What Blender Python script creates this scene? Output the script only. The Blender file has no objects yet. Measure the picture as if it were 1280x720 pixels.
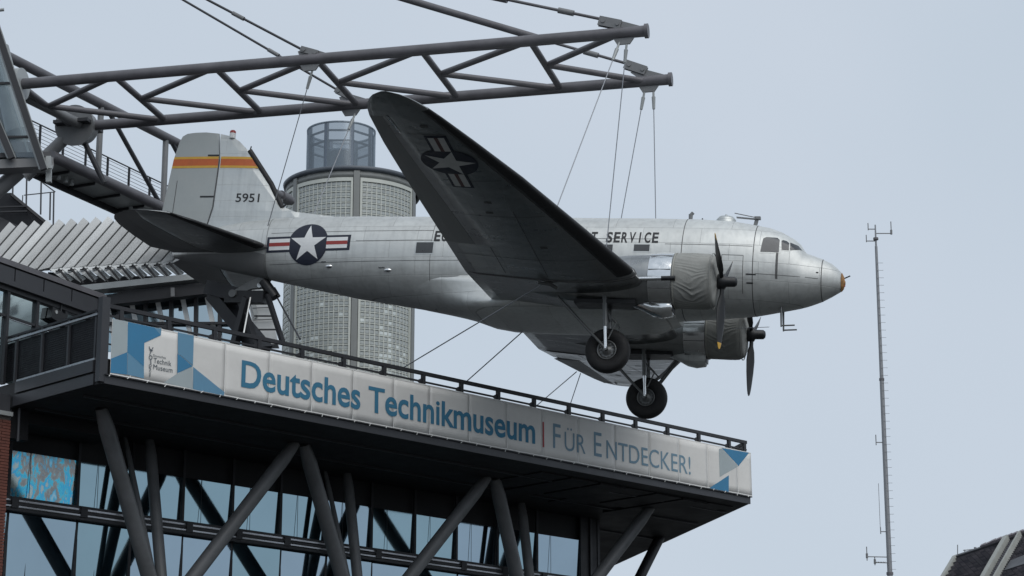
import bpy, bmesh, math, random
import numpy as np
from mathutils import Matrix, Vector
random.seed(7)
rad = math.radians
sc = bpy.context.scene
COL = sc.collection

# ------------------------------------------------------------------ camera, sky, sun, exposure
F_PX = 2931.54
PITCH = rad(15.0773)
cam = bpy.data.cameras.new("camera")
cam.sensor_width = 36.0
cam.lens = 36.0 * F_PX / 1280.0
cam.clip_start = 0.5
cam.clip_end = 20000
co = bpy.data.objects.new("camera", cam)
COL.objects.link(co)
co.location = (0, 0, 0)
co.rotation_euler = (math.pi / 2 + PITCH, 0, 0)
sc.camera = co

SUN_EL, SUN_AZ = rad(48), rad(152)          # azimuth clockwise from +Y: behind the viewer's right shoulder, veiled by the overcast
world = bpy.data.worlds.new("World")
sc.world = world
world.use_nodes = True
nt = world.node_tree
nt.nodes.clear()
out = nt.nodes.new("ShaderNodeOutputWorld")
bg = nt.nodes.new("ShaderNodeBackground")
bg.inputs["Strength"].default_value = 0.1
sky = nt.nodes.new("ShaderNodeTexSky")
sky.sky_type = 'NISHITA'
sky.sun_disc = False
sky.sun_elevation = SUN_EL
sky.sun_rotation = SUN_AZ
mx = nt.nodes.new("ShaderNodeMixRGB")       # an even overcast layer over the clear sky
mx.inputs[0].default_value = 0.94
tc = nt.nodes.new("ShaderNodeTexCoord")
nz = nt.nodes.new("ShaderNodeTexNoise")
nz.inputs["Scale"].default_value = 3.2
nz.inputs["Detail"].default_value = 3
cr = nt.nodes.new("ShaderNodeValToRGB")
cr.color_ramp.elements[0].position = 0.3
cr.color_ramp.elements[0].color = (5.45, 6.28, 7.2, 1)
cr.color_ramp.elements[1].position = 0.72
cr.color_ramp.elements[1].color = (6.2, 6.85, 7.75, 1)
nt.links.new(tc.outputs["Generated"], nz.inputs["Vector"])
nt.links.new(nz.outputs["Fac"], cr.inputs[0])
nt.links.new(sky.outputs[0], mx.inputs[1])
nt.links.new(cr.outputs[0], mx.inputs[2])
nt.links.new(mx.outputs[0], bg.inputs["Color"])
nt.links.new(bg.outputs[0], out.inputs["Surface"])

sl = bpy.data.lights.new("sun", 'SUN')
sl.energy = 1.5
sl.angle = rad(60)
sl.color = (1.0, 0.97, 0.93)
so = bpy.data.objects.new("sun", sl)
COL.objects.link(so)
sd = Vector((math.sin(SUN_AZ) * math.cos(SUN_EL), math.cos(SUN_AZ) * math.cos(SUN_EL), math.sin(SUN_EL)))
so.rotation_euler = sd.to_track_quat('Z', 'Y').to_euler()
so.location = sd * 200

vs = sc.view_settings
vs.view_transform = 'Standard'
vs.look = 'None'
vs.exposure = 0
vs.gamma = 1

# ------------------------------------------------------------------ helpers
V3 = lambda p: np.array(p, float)


def at(x, y, Y):
    """point on the line of sight of photo pixel (x, y) at distance Y in front of the viewer"""
    a = (x - 640) / F_PX
    b = (360 - y) / F_PX
    d = np.array([a, math.cos(PITCH) - b * math.sin(PITCH), math.sin(PITCH) + b * math.cos(PITCH)])
    return d * (Y / d[1])


def srgb(r, g, b):
    f = lambda c: (c / 255 / 12.92) if c / 255 <= 0.04045 else ((c / 255 + 0.055) / 1.055) ** 2.4
    return (f(r), f(g), f(b))


def mat(name, col, rough=0.6, metal=0.0, var=0.15, scale=3.0, bump=0.0, bscale=20.0, spec=0.5, rvar=0.1, stretch=(1, 1, 1)):
    m = bpy.data.materials.new(name)
    m.use_nodes = True
    n = m.node_tree.nodes
    l = m.node_tree.links
    p = n["Principled BSDF"]
    p.inputs["Metallic"].default_value = metal
    p.inputs["Specular IOR Level"].default_value = spec
    t = n.new("ShaderNodeTexCoord")
    mp = n.new("ShaderNodeMapping")
    mp.inputs["Scale"].default_value = stretch
    l.new(t.outputs["Object"], mp.inputs[0])
    a = n.new("ShaderNodeTexNoise")
    a.inputs["Scale"].default_value = scale
    a.inputs["Detail"].default_value = 6
    a.inputs["Roughness"].default_value = 0.65
    l.new(mp.outputs[0], a.inputs["Vector"])
    r = n.new("ShaderNodeMapRange")
    r.inputs[1].default_value = 0.25
    r.inputs[2].default_value = 0.75
    r.inputs[3].default_value = 1 - var
    r.inputs[4].default_value = 1 + var
    l.new(a.outputs["Fac"], r.inputs[0])
    v = n.new("ShaderNodeVectorMath")
    v.operation = 'SCALE'
    v.inputs[0].default_value = col
    l.new(r.outputs[0], v.inputs["Scale"])
    l.new(v.outputs[0], p.inputs["Base Color"])
    r2 = n.new("ShaderNodeMapRange")
    r2.inputs[1].default_value = 0.3
    r2.inputs[2].default_value = 0.7
    r2.inputs[3].default_value = max(0.02, rough - rvar)
    r2.inputs[4].default_value = min(1, rough + rvar)
    l.new(a.outputs["Fac"], r2.inputs[0])
    l.new(r2.outputs[0], p.inputs["Roughness"])
    if bump:
        b = n.new("ShaderNodeBump")
        b.inputs["Strength"].default_value = bump
        b.inputs["Distance"].default_value = 0.02
        c = n.new("ShaderNodeTexNoise")
        c.inputs["Scale"].default_value = bscale
        c.inputs["Detail"].default_value = 4
        l.new(mp.outputs[0], c.inputs["Vector"])
        l.new(c.outputs["Fac"], b.inputs["Height"])
        l.new(b.outputs[0], p.inputs["Normal"])
    return m


def alu_mat(name, base, rough, brick=None, metal=0.9, tone=0.12, mortar=0.62):
    """bare aluminium skin: sheet-to-sheet tone differences, rivet rows, faint waviness and streaks"""
    m = bpy.data.materials.new(name)
    m.use_nodes = True
    n = m.node_tree.nodes
    l = m.node_tree.links
    p = n["Principled BSDF"]
    p.inputs["Metallic"].default_value = metal
    t = n.new("ShaderNodeTexCoord")
    sx = n.new("ShaderNodeSeparateXYZ")
    l.new(t.outputs["Object"], sx.inputs[0])
    cb = n.new("ShaderNodeCombineXYZ")
    ax = brick or 'XZ'
    l.new(sx.outputs[ax[0]], cb.inputs[0])
    l.new(sx.outputs[ax[1]], cb.inputs[1])
    br = n.new("ShaderNodeTexBrick")
    br.inputs["Scale"].default_value = 1.0
    br.inputs["Brick Width"].default_value = 1.55
    br.inputs["Row Height"].default_value = 0.47
    br.inputs["Mortar Size"].default_value = 0.006
    br.inputs["Mortar Smooth"].default_value = 0.3
    br.inputs["Color1"].default_value = (1 - tone, 1 - tone, 1 - tone, 1)
    br.inputs["Color2"].default_value = (1 + tone * .6, 1 + tone * .6, 1 + tone * .6, 1)
    br.inputs["Mortar"].default_value = (mortar, mortar, mortar, 1)
    l.new(cb.outputs[0], br.inputs["Vector"])
    mp = n.new("ShaderNodeMapping")
    mp.inputs["Scale"].default_value = (0.5, 2.0, 2.0)
    l.new(t.outputs["Object"], mp.inputs[0])
    a = n.new("ShaderNodeTexNoise")
    a.inputs["Scale"].default_value = 1.6
    a.inputs["Detail"].default_value = 8
    a.inputs["Roughness"].default_value = 0.7
    l.new(mp.outputs[0], a.inputs["Vector"])
    r = n.new("ShaderNodeMapRange")
    r.inputs[1].default_value = 0.3
    r.inputs[2].default_value = 0.7
    r.inputs[3].default_value = 0.93
    r.inputs[4].default_value = 1.04
    l.new(a.outputs["Fac"], r.inputs[0])
    v = n.new("ShaderNodeVectorMath")
    v.operation = 'SCALE'
    v.inputs[0].default_value = base
    l.new(r.outputs[0], v.inputs["Scale"])
    v2 = n.new("ShaderNodeVectorMath")
    v2.operation = 'MULTIPLY'
    m3 = n.new("ShaderNodeMapping")                 # grime run-down streaks
    m3.inputs["Scale"].default_value = (5.0, 5.0, 0.35)
    l.new(t.outputs["Object"], m3.inputs[0])
    st_ = n.new("ShaderNodeTexNoise")
    st_.inputs["Scale"].default_value = 1.5
    st_.inputs["Detail"].default_value = 5
    l.new(m3.outputs[0], st_.inputs["Vector"])
    sr = n.new("ShaderNodeMapRange")
    sr.inputs[1].default_value = 0.45
    sr.inputs[2].default_value = 0.75
    sr.inputs[3].default_value = 1.0
    sr.inputs[4].default_value = 0.86
    l.new(st_.outputs["Fac"], sr.inputs[0])
    v3 = n.new("ShaderNodeVectorMath")
    v3.operation = 'SCALE'
    l.new(v.outputs[0], v3.inputs[0])
    l.new(sr.outputs[0], v3.inputs["Scale"])
    l.new(v3.outputs[0], v2.inputs[0])
    l.new(br.outputs["Color"], v2.inputs[1])
    l.new(v2.outputs[0], p.inputs["Base Color"])
    r2 = n.new("ShaderNodeMapRange")
    r2.inputs[1].default_value = 0.3
    r2.inputs[2].default_value = 0.7
    r2.inputs[3].default_value = rough - 0.07
    r2.inputs[4].default_value = rough + 0.1
    l.new(a.outputs["Fac"], r2.inputs[0])
    l.new(r2.outputs[0], p.inputs["Roughness"])
    c = n.new("ShaderNodeTexNoise")
    c.inputs["Scale"].default_value = 2.4
    c.inputs["Detail"].default_value = 2
    l.new(t.outputs["Object"], c.inputs["Vector"])
    b = n.new("ShaderNodeBump")
    b.inputs["Strength"].default_value = 0.25
    b.inputs["Distance"].default_value = 0.06
    l.new(c.outputs["Fac"], b.inputs["Height"])
    b2 = n.new("ShaderNodeBump")
    b2.inputs["Strength"].default_value = 0.5
    b2.inputs["Distance"].default_value = 0.008
    inv = n.new("ShaderNodeMath")
    inv.operation = 'SUBTRACT'
    inv.inputs[0].default_value = 1
    l.new(br.outputs["Fac"], inv.inputs[1])
    l.new(inv.outputs[0], b2.inputs["Height"])
    l.new(b.outputs[0], b2.inputs["Normal"])
    l.new(b2.outputs[0], p.inputs["Normal"])
    return m


def glass_mat(name, tint, alpha, rough=0.05, milk=0.0):
    """clear tinted glass: transparent plus a fresnel reflection"""
    m = bpy.data.materials.new(name)
    m.use_nodes = True
    n = m.node_tree.nodes
    l = m.node_tree.links
    n.remove(n["Principled BSDF"])
    o = n["Material Output"]
    tr = n.new("ShaderNodeBsdfTransparent")
    tr.inputs[0].default_value = (*tint, 1)
    gl = n.new("ShaderNodeBsdfGlossy")
    gl.inputs["Roughness"].default_value = rough
    gl.inputs["Color"].default_value = (0.8, 0.88, 0.95, 1)
    ms = n.new("ShaderNodeMixShader")
    ms.inputs[0].default_value = alpha
    l.new(tr.outputs[0], ms.inputs[1])
    l.new(gl.outputs[0], ms.inputs[2])
    df = n.new("ShaderNodeBsdfDiffuse")           # dust and frit on the glass
    df.inputs["Color"].default_value = (0.24, 0.28, 0.315, 1)
    m2 = n.new("ShaderNodeMixShader")
    m2.inputs[0].default_value = milk
    l.new(ms.outputs[0], m2.inputs[1])
    l.new(df.outputs[0], m2.inputs[2])
    l.new(m2.outputs[0], o.inputs["Surface"])
    return m


class MB:
    """collects shapes; build() links them as ONE mesh object"""

    def __init__(s):
        s.v = []
        s.f = []
        s.sm = []
        s.mi = []
        s.cur = 0

    def add(s, vs_, fs_, smooth=False):
        o = len(s.v)
        s.v += [tuple(map(float, p)) for p in vs_]
        for f in fs_:
            s.f.append([i + o for i in f])
            s.sm.append(smooth)
            s.mi.append(s.cur)

    def box(s, a, b):
        x0, y0, z0 = a
        x1, y1, z1 = b
        s.add([(x0, y0, z0), (x1, y0, z0), (x1, y1, z0), (x0, y1, z0), (x0, y0, z1), (x1, y0, z1), (x1, y1, z1), (x0, y1, z1)],
              [(0, 3, 2, 1), (4, 5, 6, 7), (0, 1, 5, 4), (1, 2, 6, 5), (2, 3, 7, 6), (3, 0, 4, 7)])

    def bar(s, p, q, w, h, up=(0, 0, 1)):
        """rectangular bar from p to q: w sideways, h along up"""
        p, q, up = V3(p), V3(q), V3(up)
        d = q - p
        d /= np.linalg.norm(d)
        sd_ = np.cross(d, up)
        if np.linalg.norm(sd_) < 1e-4:
            sd_ = np.cross(d, (1, 0, 0))
        sd_ /= np.linalg.norm(sd_)
        u = np.cross(sd_, d)
        vs_ = []
        for c in (p, q):
            for a, b in ((-1, -1), (1, -1), (1, 1), (-1, 1)):
                vs_.append(c + sd_ * a * w / 2 + u * b * h / 2)
        s.add(vs_, [(0, 3, 2, 1), (4, 5, 6, 7), (0, 1, 5, 4), (1, 2, 6, 5), (2, 3, 7, 6), (3, 0, 4, 7)])

    def tube(s, p, q, r, n=12, r2=None, cap=True):
        p, q = V3(p), V3(q)
        r2 = r if r2 is None else r2
        d = q - p
        d /= np.linalg.norm(d)
        a = np.cross(d, (0, 0, 1) if abs(d[2]) < .9 else (1, 0, 0))
        a /= np.linalg.norm(a)
        b = np.cross(d, a)
        vs_ = []
        for c, rr in ((p, r), (q, r2)):
            for k in range(n):
                t = 2 * math.pi * k / n
                vs_.append(c + (a * math.cos(t) + b * math.sin(t)) * rr)
        s.add(vs_, [(k, (k + 1) % n, n + (k + 1) % n, n + k) for k in range(n)], True)
        if cap:
            s.add(vs_[:n], [list(range(n))[::-1]])
            s.add(vs_[n:], [list(range(n))])

    def rings(s, rs, cap0=True, cap1=True, smooth=True, closed=True):
        n = len(rs[0])
        o = [p for r in rs for p in r]
        fs_ = []
        for i in range(len(rs) - 1):
            for k in range(n if closed else n - 1):
                fs_.append((i * n + k, i * n + (k + 1) % n, (i + 1) * n + (k + 1) % n, (i + 1) * n + k))
        s.add(o, fs_, smooth)
        if cap0:
            s.add(rs[0], [list(range(n))[::-1]])
        if cap1:
            s.add(rs[-1], [list(range(n))])

    def prism(s, poly, off):
        """polygon (3-D points) extruded by vector off"""
        n = len(poly)
        a = [V3(p) for p in poly]
        b = [p + V3(off) for p in a]
        s.add(a + b, [list(range(n))[::-1], [n + i for i in range(n)]] + [(i, (i + 1) % n, n + (i + 1) % n, n + i) for i in range(n)])

    def poly(s, pts):
        s.add(pts, [list(range(len(pts)))])

    def build(s, name, mats, parent=None, M=None, base=(0, 0, 0)):
        if parent is not None:
            base = parent.get("_b", (0, 0, 0))
        b = V3(base)
        me = bpy.data.meshes.new(name)
        me.from_pydata([tuple(V3(p) - b) for p in s.v], [], s.f)
        bm = bmesh.new()
        bm.from_mesh(me)
        bmesh.ops.recalc_face_normals(bm, faces=bm.faces)
        bm.to_mesh(me)
        bm.free()
        me.polygons.foreach_set("use_smooth", s.sm)
        me.polygons.foreach_set("material_index", s.mi)
        for m in (mats if isinstance(mats, (list, tuple)) else [mats]):
            me.materials.append(m)
        o = bpy.data.objects.new(name, me)
        COL.objects.link(o)
        if parent is not None:
            o.parent = parent
            o["_b"] = tuple(b)
        elif M is not None:
            o.matrix_world = M @ Matrix.Translation(Vector(base))
            o["_b"] = tuple(b)
        return o


def tag(o, label, cat=None, group=None, kind=None):
    if label:
        o["label"] = label
    if cat:
        o["category"] = cat
    if group:
        o["group"] = group
    if kind:
        o["kind"] = kind
    return o


def thing(name, label, cat, M=None, base=(0, 0, 0), group=None):
    e = bpy.data.objects.new(name, None)
    COL.objects.link(e)
    e.empty_display_size = 0.3
    e.matrix_world = (M or Matrix.Identity(4)) @ Matrix.Translation(Vector(base))
    e["_b"] = tuple(float(c) for c in base)
    return tag(e, label, cat, group)


def frame(o, x, y, z):
    return Matrix(((x[0], y[0], z[0], o[0]), (x[1], y[1], z[1], o[1]), (x[2], y[2], z[2], o[2]), (0, 0, 0, 1)))


def text2d(s, cap, width=None, bold=0.0, italic=0.0):
    """flat lettering as (verts2d, faces), baseline at 0, left edge at 0"""
    def mk(st):
        c = bpy.data.curves.new("text_curve", 'FONT')
        c.body = st
        c.size = 1
        c.offset = bold
        c.resolution_u = 4
        o = bpy.data.objects.new("text_curve", c)
        COL.objects.link(o)
        me = bpy.data.meshes.new_from_object(o)
        vv = np.array([v.co[:2] for v in me.vertices])
        ff = [list(p.vertices) for p in me.polygons]
        bpy.data.objects.remove(o)
        bpy.data.meshes.remove(me)
        bpy.data.curves.remove(c)
        return vv, ff
    h, _ = mk("H")
    hc = h[:, 1].max()
    v, f = mk(s)
    k = cap / hc
    v = v * k
    v[:, 0] -= v[:, 0].min()
    if width:
        v[:, 0] *= width / v[:, 0].max()
    v[:, 0] += italic * v[:, 1]
    return v, f


def cut2d(v, f, dx, dy):
    """cuts flat faces on a grid so they can follow a curved skin"""
    bm = bmesh.new()
    bv = [bm.verts.new((p[0], p[1], 0)) for p in v]
    for q in f:
        try:
            bm.faces.new([bv[i] for i in q])
        except ValueError:
            pass
    bm.verts.ensure_lookup_table()
    v = np.array(v)
    for ax, d in ((0, dx), (1, dy)):
        c = math.floor(v[:, ax].min() / d) * d + d
        while c < v[:, ax].max():
            no = (1, 0, 0) if ax == 0 else (0, 1, 0)
            pt = (c, 0, 0) if ax == 0 else (0, c, 0)
            bmesh.ops.bisect_plane(bm, geom=bm.verts[:] + bm.edges[:] + bm.faces[:], plane_co=pt, plane_no=no)
            c += d
    bm.verts.index_update()
    vv = [(q.co.x, q.co.y) for q in bm.verts]
    ff = [[w.index for w in q.verts] for q in bm.faces]
    bm.free()
    return vv, ff


def star2d(r, rot=90):
    p = []
    for k in range(10):
        a = rad(rot + 36 * k)
        q = r if k % 2 == 0 else r * 0.382
        p.append((q * math.cos(a), q * math.sin(a)))
    return [(0, 0)] + p, [(0, 1 + k, 1 + (k + 1) % 10) for k in range(10)]


def disc2d(r, n=40):
    return [(0, 0)] + [(r * math.cos(2 * math.pi * k / n), r * math.sin(2 * math.pi * k / n)) for k in range(n)], [(0, 1 + k, 1 + (k + 1) % n) for k in range(n)]


def rect2d(x0, y0, x1, y1):
    return [(x0, y0), (x1, y0), (x1, y1), (x0, y1)], [(0, 1, 2, 3)]


# ------------------------------------------------------------------ materials
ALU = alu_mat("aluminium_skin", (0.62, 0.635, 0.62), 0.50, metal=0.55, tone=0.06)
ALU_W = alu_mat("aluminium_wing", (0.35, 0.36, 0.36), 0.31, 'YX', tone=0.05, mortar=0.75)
ALU_T = alu_mat("aluminium_tail", (0.56, 0.58, 0.57), 0.42, 'XZ', metal=0.7, tone=0.015, mortar=0.86)
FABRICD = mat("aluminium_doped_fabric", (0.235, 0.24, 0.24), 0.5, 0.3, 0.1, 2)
FABRIC = mat("doped_fabric", (0.40, 0.42, 0.41), 0.5, 0.5, 0.08, 2)
POLISH = mat("polished_metal", (0.75, 0.76, 0.76), 0.18, 1.0, 0.08, 6)
RUBBER = mat("black_rubber", (0.012, 0.012, 0.013), 0.55, 0, 0.3, 6, 0.1)
BLACKP = mat("black_paint", (0.012, 0.013, 0.015), 0.45, 0, 0.2, 5)
NAVY = mat("navy_paint", (0.010, 0.014, 0.030), 0.5, 0, 0.15, 5)
WHITESH = mat("shaded_white_paint", (0.52, 0.53, 0.52), 0.55, 0, 0.15, 4)  # insignia white with the shade under the wing put into its colour
REDSH = mat("shaded_red_paint", (0.10, 0.045, 0.04), 0.55, 0, 0.15, 4)  # insignia red, darkened in colour for the shade below the wing
WHITEP = mat("white_paint", (0.72, 0.73, 0.73), 0.5, 0, 0.08, 5)
REDP = mat("red_paint", (0.30, 0.035, 0.03), 0.5, 0, 0.15, 5)
ORANGE = mat("orange_paint", (0.52, 0.12, 0.03), 0.5, 0, 0.12, 5)
YELLOW = mat("yellow_paint", (0.62, 0.36, 0.05), 0.5, 0, 0.12, 5)
CANVAS = mat("canvas_cover", (0.27, 0.272, 0.255), 0.85, 0, 0.22, 2.5, 0.3, 25)
WINDOW = mat("dark_window", (0.05, 0.055, 0.06), 0.08, 0, 0.2, 4, spec=0.6)
WINDOWG = mat("grey_window_blank", (0.05, 0.054, 0.058), 0.35, 0, 0.1, 4)
SEAM = mat("seam_sealant", (0.11, 0.11, 0.11), 0.6, 0.3, 0.2, 8)
GEARM = mat("gear_steel", (0.16, 0.165, 0.165), 0.4, 0.6, 0.2, 6)
TYRE = mat("tyre_rubber", (0.011, 0.011, 0.012), 0.7, 0, 0.3, 8, 0.2)
STEEL = mat("violet_grey_steel", (0.115, 0.112, 0.122), 0.45, 0, 0.28, 1.6, 0.05, 40)
STEEL2 = mat("mid_grey_steel", (0.17, 0.175, 0.18), 0.42, 0, 0.14, 2.5, 0.05, 40)
DARK = mat("dark_steel", (0.020, 0.021, 0.025), 0.5, 0, 0.2, 2)
DARK2 = mat("anthracite_cladding", (0.038, 0.040, 0.046), 0.45, 0, 0.15, 1.5)
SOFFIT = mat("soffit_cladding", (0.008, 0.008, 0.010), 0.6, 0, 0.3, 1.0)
LIGHTST = mat("light_grey_steel", (0.36, 0.38, 0.38), 0.4, 0.2, 0.12, 2)
ZINCS = [mat("louvre_sheet", (c, c * 1.02, c * 1.015), 0.42, 0.2, 0.10, 1.2, 0.08, 8) for c in (0.56, 0.64, 0.60, 0.50, 0.66)]
ZINC = mat("zinc_sheet", (0.60, 0.62, 0.62), 0.42, 0.2, 0.10, 1.2, 0.08, 8)
WIRE = mat("cable_steel", (0.30, 0.31, 0.33), 0.4, 0.7, 0.1, 8)
COLUMN = mat("column_paint", (0.14, 0.145, 0.15), 0.45, 0, 0.28, 1.2, 0.05, 30)
CLOTH = [mat("banner_cloth", (c, c * 0.985, c * 0.945), 0.75, 0, 0.06, 1.6, 0.35, 3.2) for c in (0.67, 0.70, 0.66, 0.68)]
HEMM = mat("banner_hem", (0.74, 0.74, 0.72), 0.7, 0, 0.06, 3)
BLUE = mat("banner_blue", (0.045, 0.20, 0.36), 0.75, 0, 0.06, 1.5)
BLUEM = mat("banner_mid_blue", (0.12, 0.27, 0.40), 0.75, 0, 0.06, 1.5)
BLUEL = mat("banner_light_blue", (0.24, 0.37, 0.46), 0.75, 0, 0.06, 1.5)
BLUEP = mat("banner_pale_blue", (0.36, 0.415, 0.43), 0.75, 0, 0.05, 1.5)
LETTER = mat("banner_letter_blue", (0.042, 0.185, 0.30), 0.75, 0, 0.06, 1.5)
LETTER2 = mat("banner_letter_greyblue", (0.17, 0.28, 0.36), 0.75, 0, 0.06, 1.5)
INK = mat("banner_ink", (0.09, 0.11, 0.13), 0.75, 0, 0.06, 1.5)
BARRED = mat("banner_red", (0.36, 0.05, 0.06), 0.75, 0, 0.05, 1.5)
GLASSM = [mat("coated_glass", c, 0.04, 1.0, 0.06, 0.35, 0, rvar=0.02) for c in ((0.27, 0.385, 0.44), (0.30, 0.395, 0.46), (0.265, 0.38, 0.43), (0.31, 0.40, 0.47))]
GLASSW = [mat("window_glass", (0.44 * k, 0.53 * k, 0.57 * k), 0.05, 1.0, 0.06, 0.5, 0, rvar=0.02) for k in (0.95, 1.05)]
CLEAR = glass_mat("clear_glass", (0.60, 0.64, 0.67), 0.12, .12, 0.38)
CLEARC = glass_mat("cabin_glass", (0.88, 0.92, 0.93), 0.06)
BRICK = mat("red_brick", (0.15, 0.055, 0.040), 0.85, 0, 0.3, 3, 0.3, 30)
MORTAR = mat("brick_mortar", (0.16, 0.14, 0.125), 0.9, 0, 0.2, 8)
TRIM = mat("bright_rail", (0.42, 0.43, 0.45), 0.3, 0.6, 0.1, 3)
MESHM = mat("balustrade_mesh", (0.010, 0.011, 0.015), 0.6, 0, 0.2, 3)
BLOCKS = [mat("glass_block", c, 0.22, 0.0, 0.18, 4, 0.2, 12, spec=0.8) for c in ((0.34, 0.37, 0.365), (0.36, 0.39, 0.38), (0.32, 0.345, 0.34), (0.60, 0.65, 0.64))]
TFRAME = mat("tower_frame", (0.52, 0.54, 0.50), 0.55, 0.1, 0.1, 2)
TPIL = mat("tower_pilaster", (0.20, 0.21, 0.205), 0.5, 0.1, 0.12, 2)
RIMM = mat("tower_rim", (0.10, 0.115, 0.135), 0.45, 0.1, 0.1, 2)
LANT = mat("lantern_frame", (0.13, 0.16, 0.20), 0.4, 0.2, 0.1, 3)
TILE = [mat("roof_tile", c, 0.65, 0, 0.25, 5, 0.2, 20) for c in ((0.15, 0.145, 0.16), (0.20, 0.185, 0.20), (0.10, 0.10, 0.115))]
STONE = mat("pale_stone", (0.30, 0.31, 0.29), 0.8, 0, 0.15, 3)
GROUND = mat("dark_ground", (0.040, 0.041, 0.040), 0.9, 0, 0.3, 0.05)
MASTM = mat("mast_galvanised", (0.24, 0.25, 0.265), 0.5, 0.3, 0.1, 2)

# mural pane: loose patches of blue, white and brown
MURAL = bpy.data.materials.new("mural_print")
MURAL.use_nodes = True
_n = MURAL.node_tree.nodes
_l = MURAL.node_tree.links
_t = _n.new("ShaderNodeTexCoord")
_m = _n.new("ShaderNodeMapping")
_m.inputs["Scale"].default_value = (2.0, 1, 0.85)
_a = _n.new("ShaderNodeTexNoise")
_a.inputs["Scale"].default_value = 1.3
_a.inputs["Detail"].default_value = 7
_a.inputs["Roughness"].default_value = 0.62
_a.inputs["Distortion"].default_value = 0.4
_c = _n.new("ShaderNodeValToRGB")
_e = _c.color_ramp.elements
_e[0].position, _e[0].color = 0.30, (0.50, 0.60, 0.58, 1)
_e[1].position, _e[1].color = 0.72, (0.60, 0.68, 0.68, 1)
for pos, c in ((0.40, (0.44, 0.52, 0.50)), (0.44, (0.06, 0.45, 0.75)), (0.49, (0.10, 0.58, 0.74)), (0.515, (0.34, 0.36, 0.35)), (0.58, (0.27, 0.26, 0.25)), (0.62, (0.10, 0.50, 0.72))):
    q = _e.new(pos)
    q.color = (*c, 1)
_l.new(_t.outputs["Object"], _m.inputs[0])
_l.new(_m.outputs[0], _a.inputs["Vector"])
_l.new(_a.outputs["Fac"], _c.inputs[0])
_l.new(_c.outputs[0], _n["Principled BSDF"].inputs["Base Color"])
_n["Principled BSDF"].inputs["Roughness"].default_value = 0.12
_n["Principled BSDF"].inputs["Metallic"].default_value = 0.75

# ------------------------------------------------------------------ setting: ground
g = MB()
g.poly([(-6000, -6000, -2), (6000, -6000, -2), (6000, 6000, -2), (-6000, 6000, -2)])
tag(g.build("ground", GROUND), None, None, None, "structure")

# ------------------------------------------------------------------ frames
AZ = rad(45.38)
U = np.array([math.sin(AZ), math.cos(AZ), 0])
VV = np.array([-math.cos(AZ), math.sin(AZ), 0])
BO = np.array([-9.552, 54.0, 0])
MBF = frame(BO, U, VV, (0, 0, 1))                   # museum frame: u along the front, v into the building, z up


def bw(P):
    """world point -> museum frame"""
    q = V3(P) - BO
    return np.array([q @ U, q @ VV, P[2]])


def on_v(x, y, v):
    d = at(x, y, 1.0)
    t = (V3(BO) @ VV + v) / (d @ VV)
    return bw(d * t)


AT = np.array([8.71978, 59.50845, 16.22223])
HEAD, APIT, ABNK = rad(13.2339), rad(-4.3197), rad(-0.1626)
_f = np.array([math.cos(HEAD) * math.cos(APIT), -math.sin(HEAD) * math.cos(APIT), math.sin(APIT)])
_l0 = np.array([math.sin(HEAD), math.cos(HEAD), 0])
_u0 = np.cross(_f, _l0)
_l1 = math.cos(ABNK) * _l0 + math.sin(ABNK) * _u0
_u1 = -math.sin(ABNK) * _l0 + math.cos(ABNK) * _u0
MAC = frame(AT, _f, _l1, _u1)                       # aircraft frame: x forward from the nose, y to its left, z up
acw = lambda p: AT + _f * p[0] + _l1 * p[1] + _u1 * p[2]
HF = np.array([math.cos(HEAD), -math.sin(HEAD), 0])
MBOOM = frame((AT[0], AT[1], 0), HF, _l0, (0, 0, 1))  # boom frame: a along the boom, b across, z up
boom = lambda a, b, z: np.array([AT[0], AT[1], 0]) + HF * a + _l0 * b + np.array([0, 0, z])

# ------------------------------------------------------------------ museum building: deck, columns, glass front
mus = thing("museum_building", "dark steel and glass museum building whose terrace carries the long lettered banner", "building", MBF, (4.6, 9, 0))
ZU = 12.2
d_ = MB()
deck = [(-.15, .02), (23.55, .02), (30.6, 12.7), (34, 18.9), (-.15, 19)]
d_.prism([(u, v, ZU) for u, v in deck], (0, 0, 0.62))
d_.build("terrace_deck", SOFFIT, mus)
b_ = MB()
b_.box((-.1, -.03, ZU + .003), (23.58, .017, 12.40))
b_.build("edge_beam", DARK2, mus)
b_ = MB()
b_.box((-.1, -.09, 12.40), (23.6, .015, 12.425))
b_.build("edge_flashing", DARK, mus)
# soffit: shallow joints between cladding sheets, some sheets hanging slightly
sj = MB()
for v0, v1 in ((1.35, 1.42), (3.4, 3.47), (6.4, 6.47)):
    sj.box((.3, v0, ZU - .05), (23.4 + v0 * .5, v1, ZU + .002))
sj.build("soffit_joint", DARK2, mus)
for k in range(7):
    s_ = MB()
    u0 = 15.2 + k * 1.2
    s_.box((u0, .6, ZU - .035 - .02 * (k % 3)), (u0 + 1.1, 2.9 + (k % 2), ZU - .004))
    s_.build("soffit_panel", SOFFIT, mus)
# side edge towards the brick wing
s_ = MB()
s_.box((-.22, .30, 12.52), (-.155, 3.62, 12.80))
s_.box((-.19, .30, 12.21), (-.156, 3.72, 12.475))
s_.build("side_beam", DARK2, mus)
s_ = MB()
s_.box((-.24, -.02, 12.24), (-.02, .16, 14.30))
s_.build("corner_post", DARK2, mus)
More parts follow.
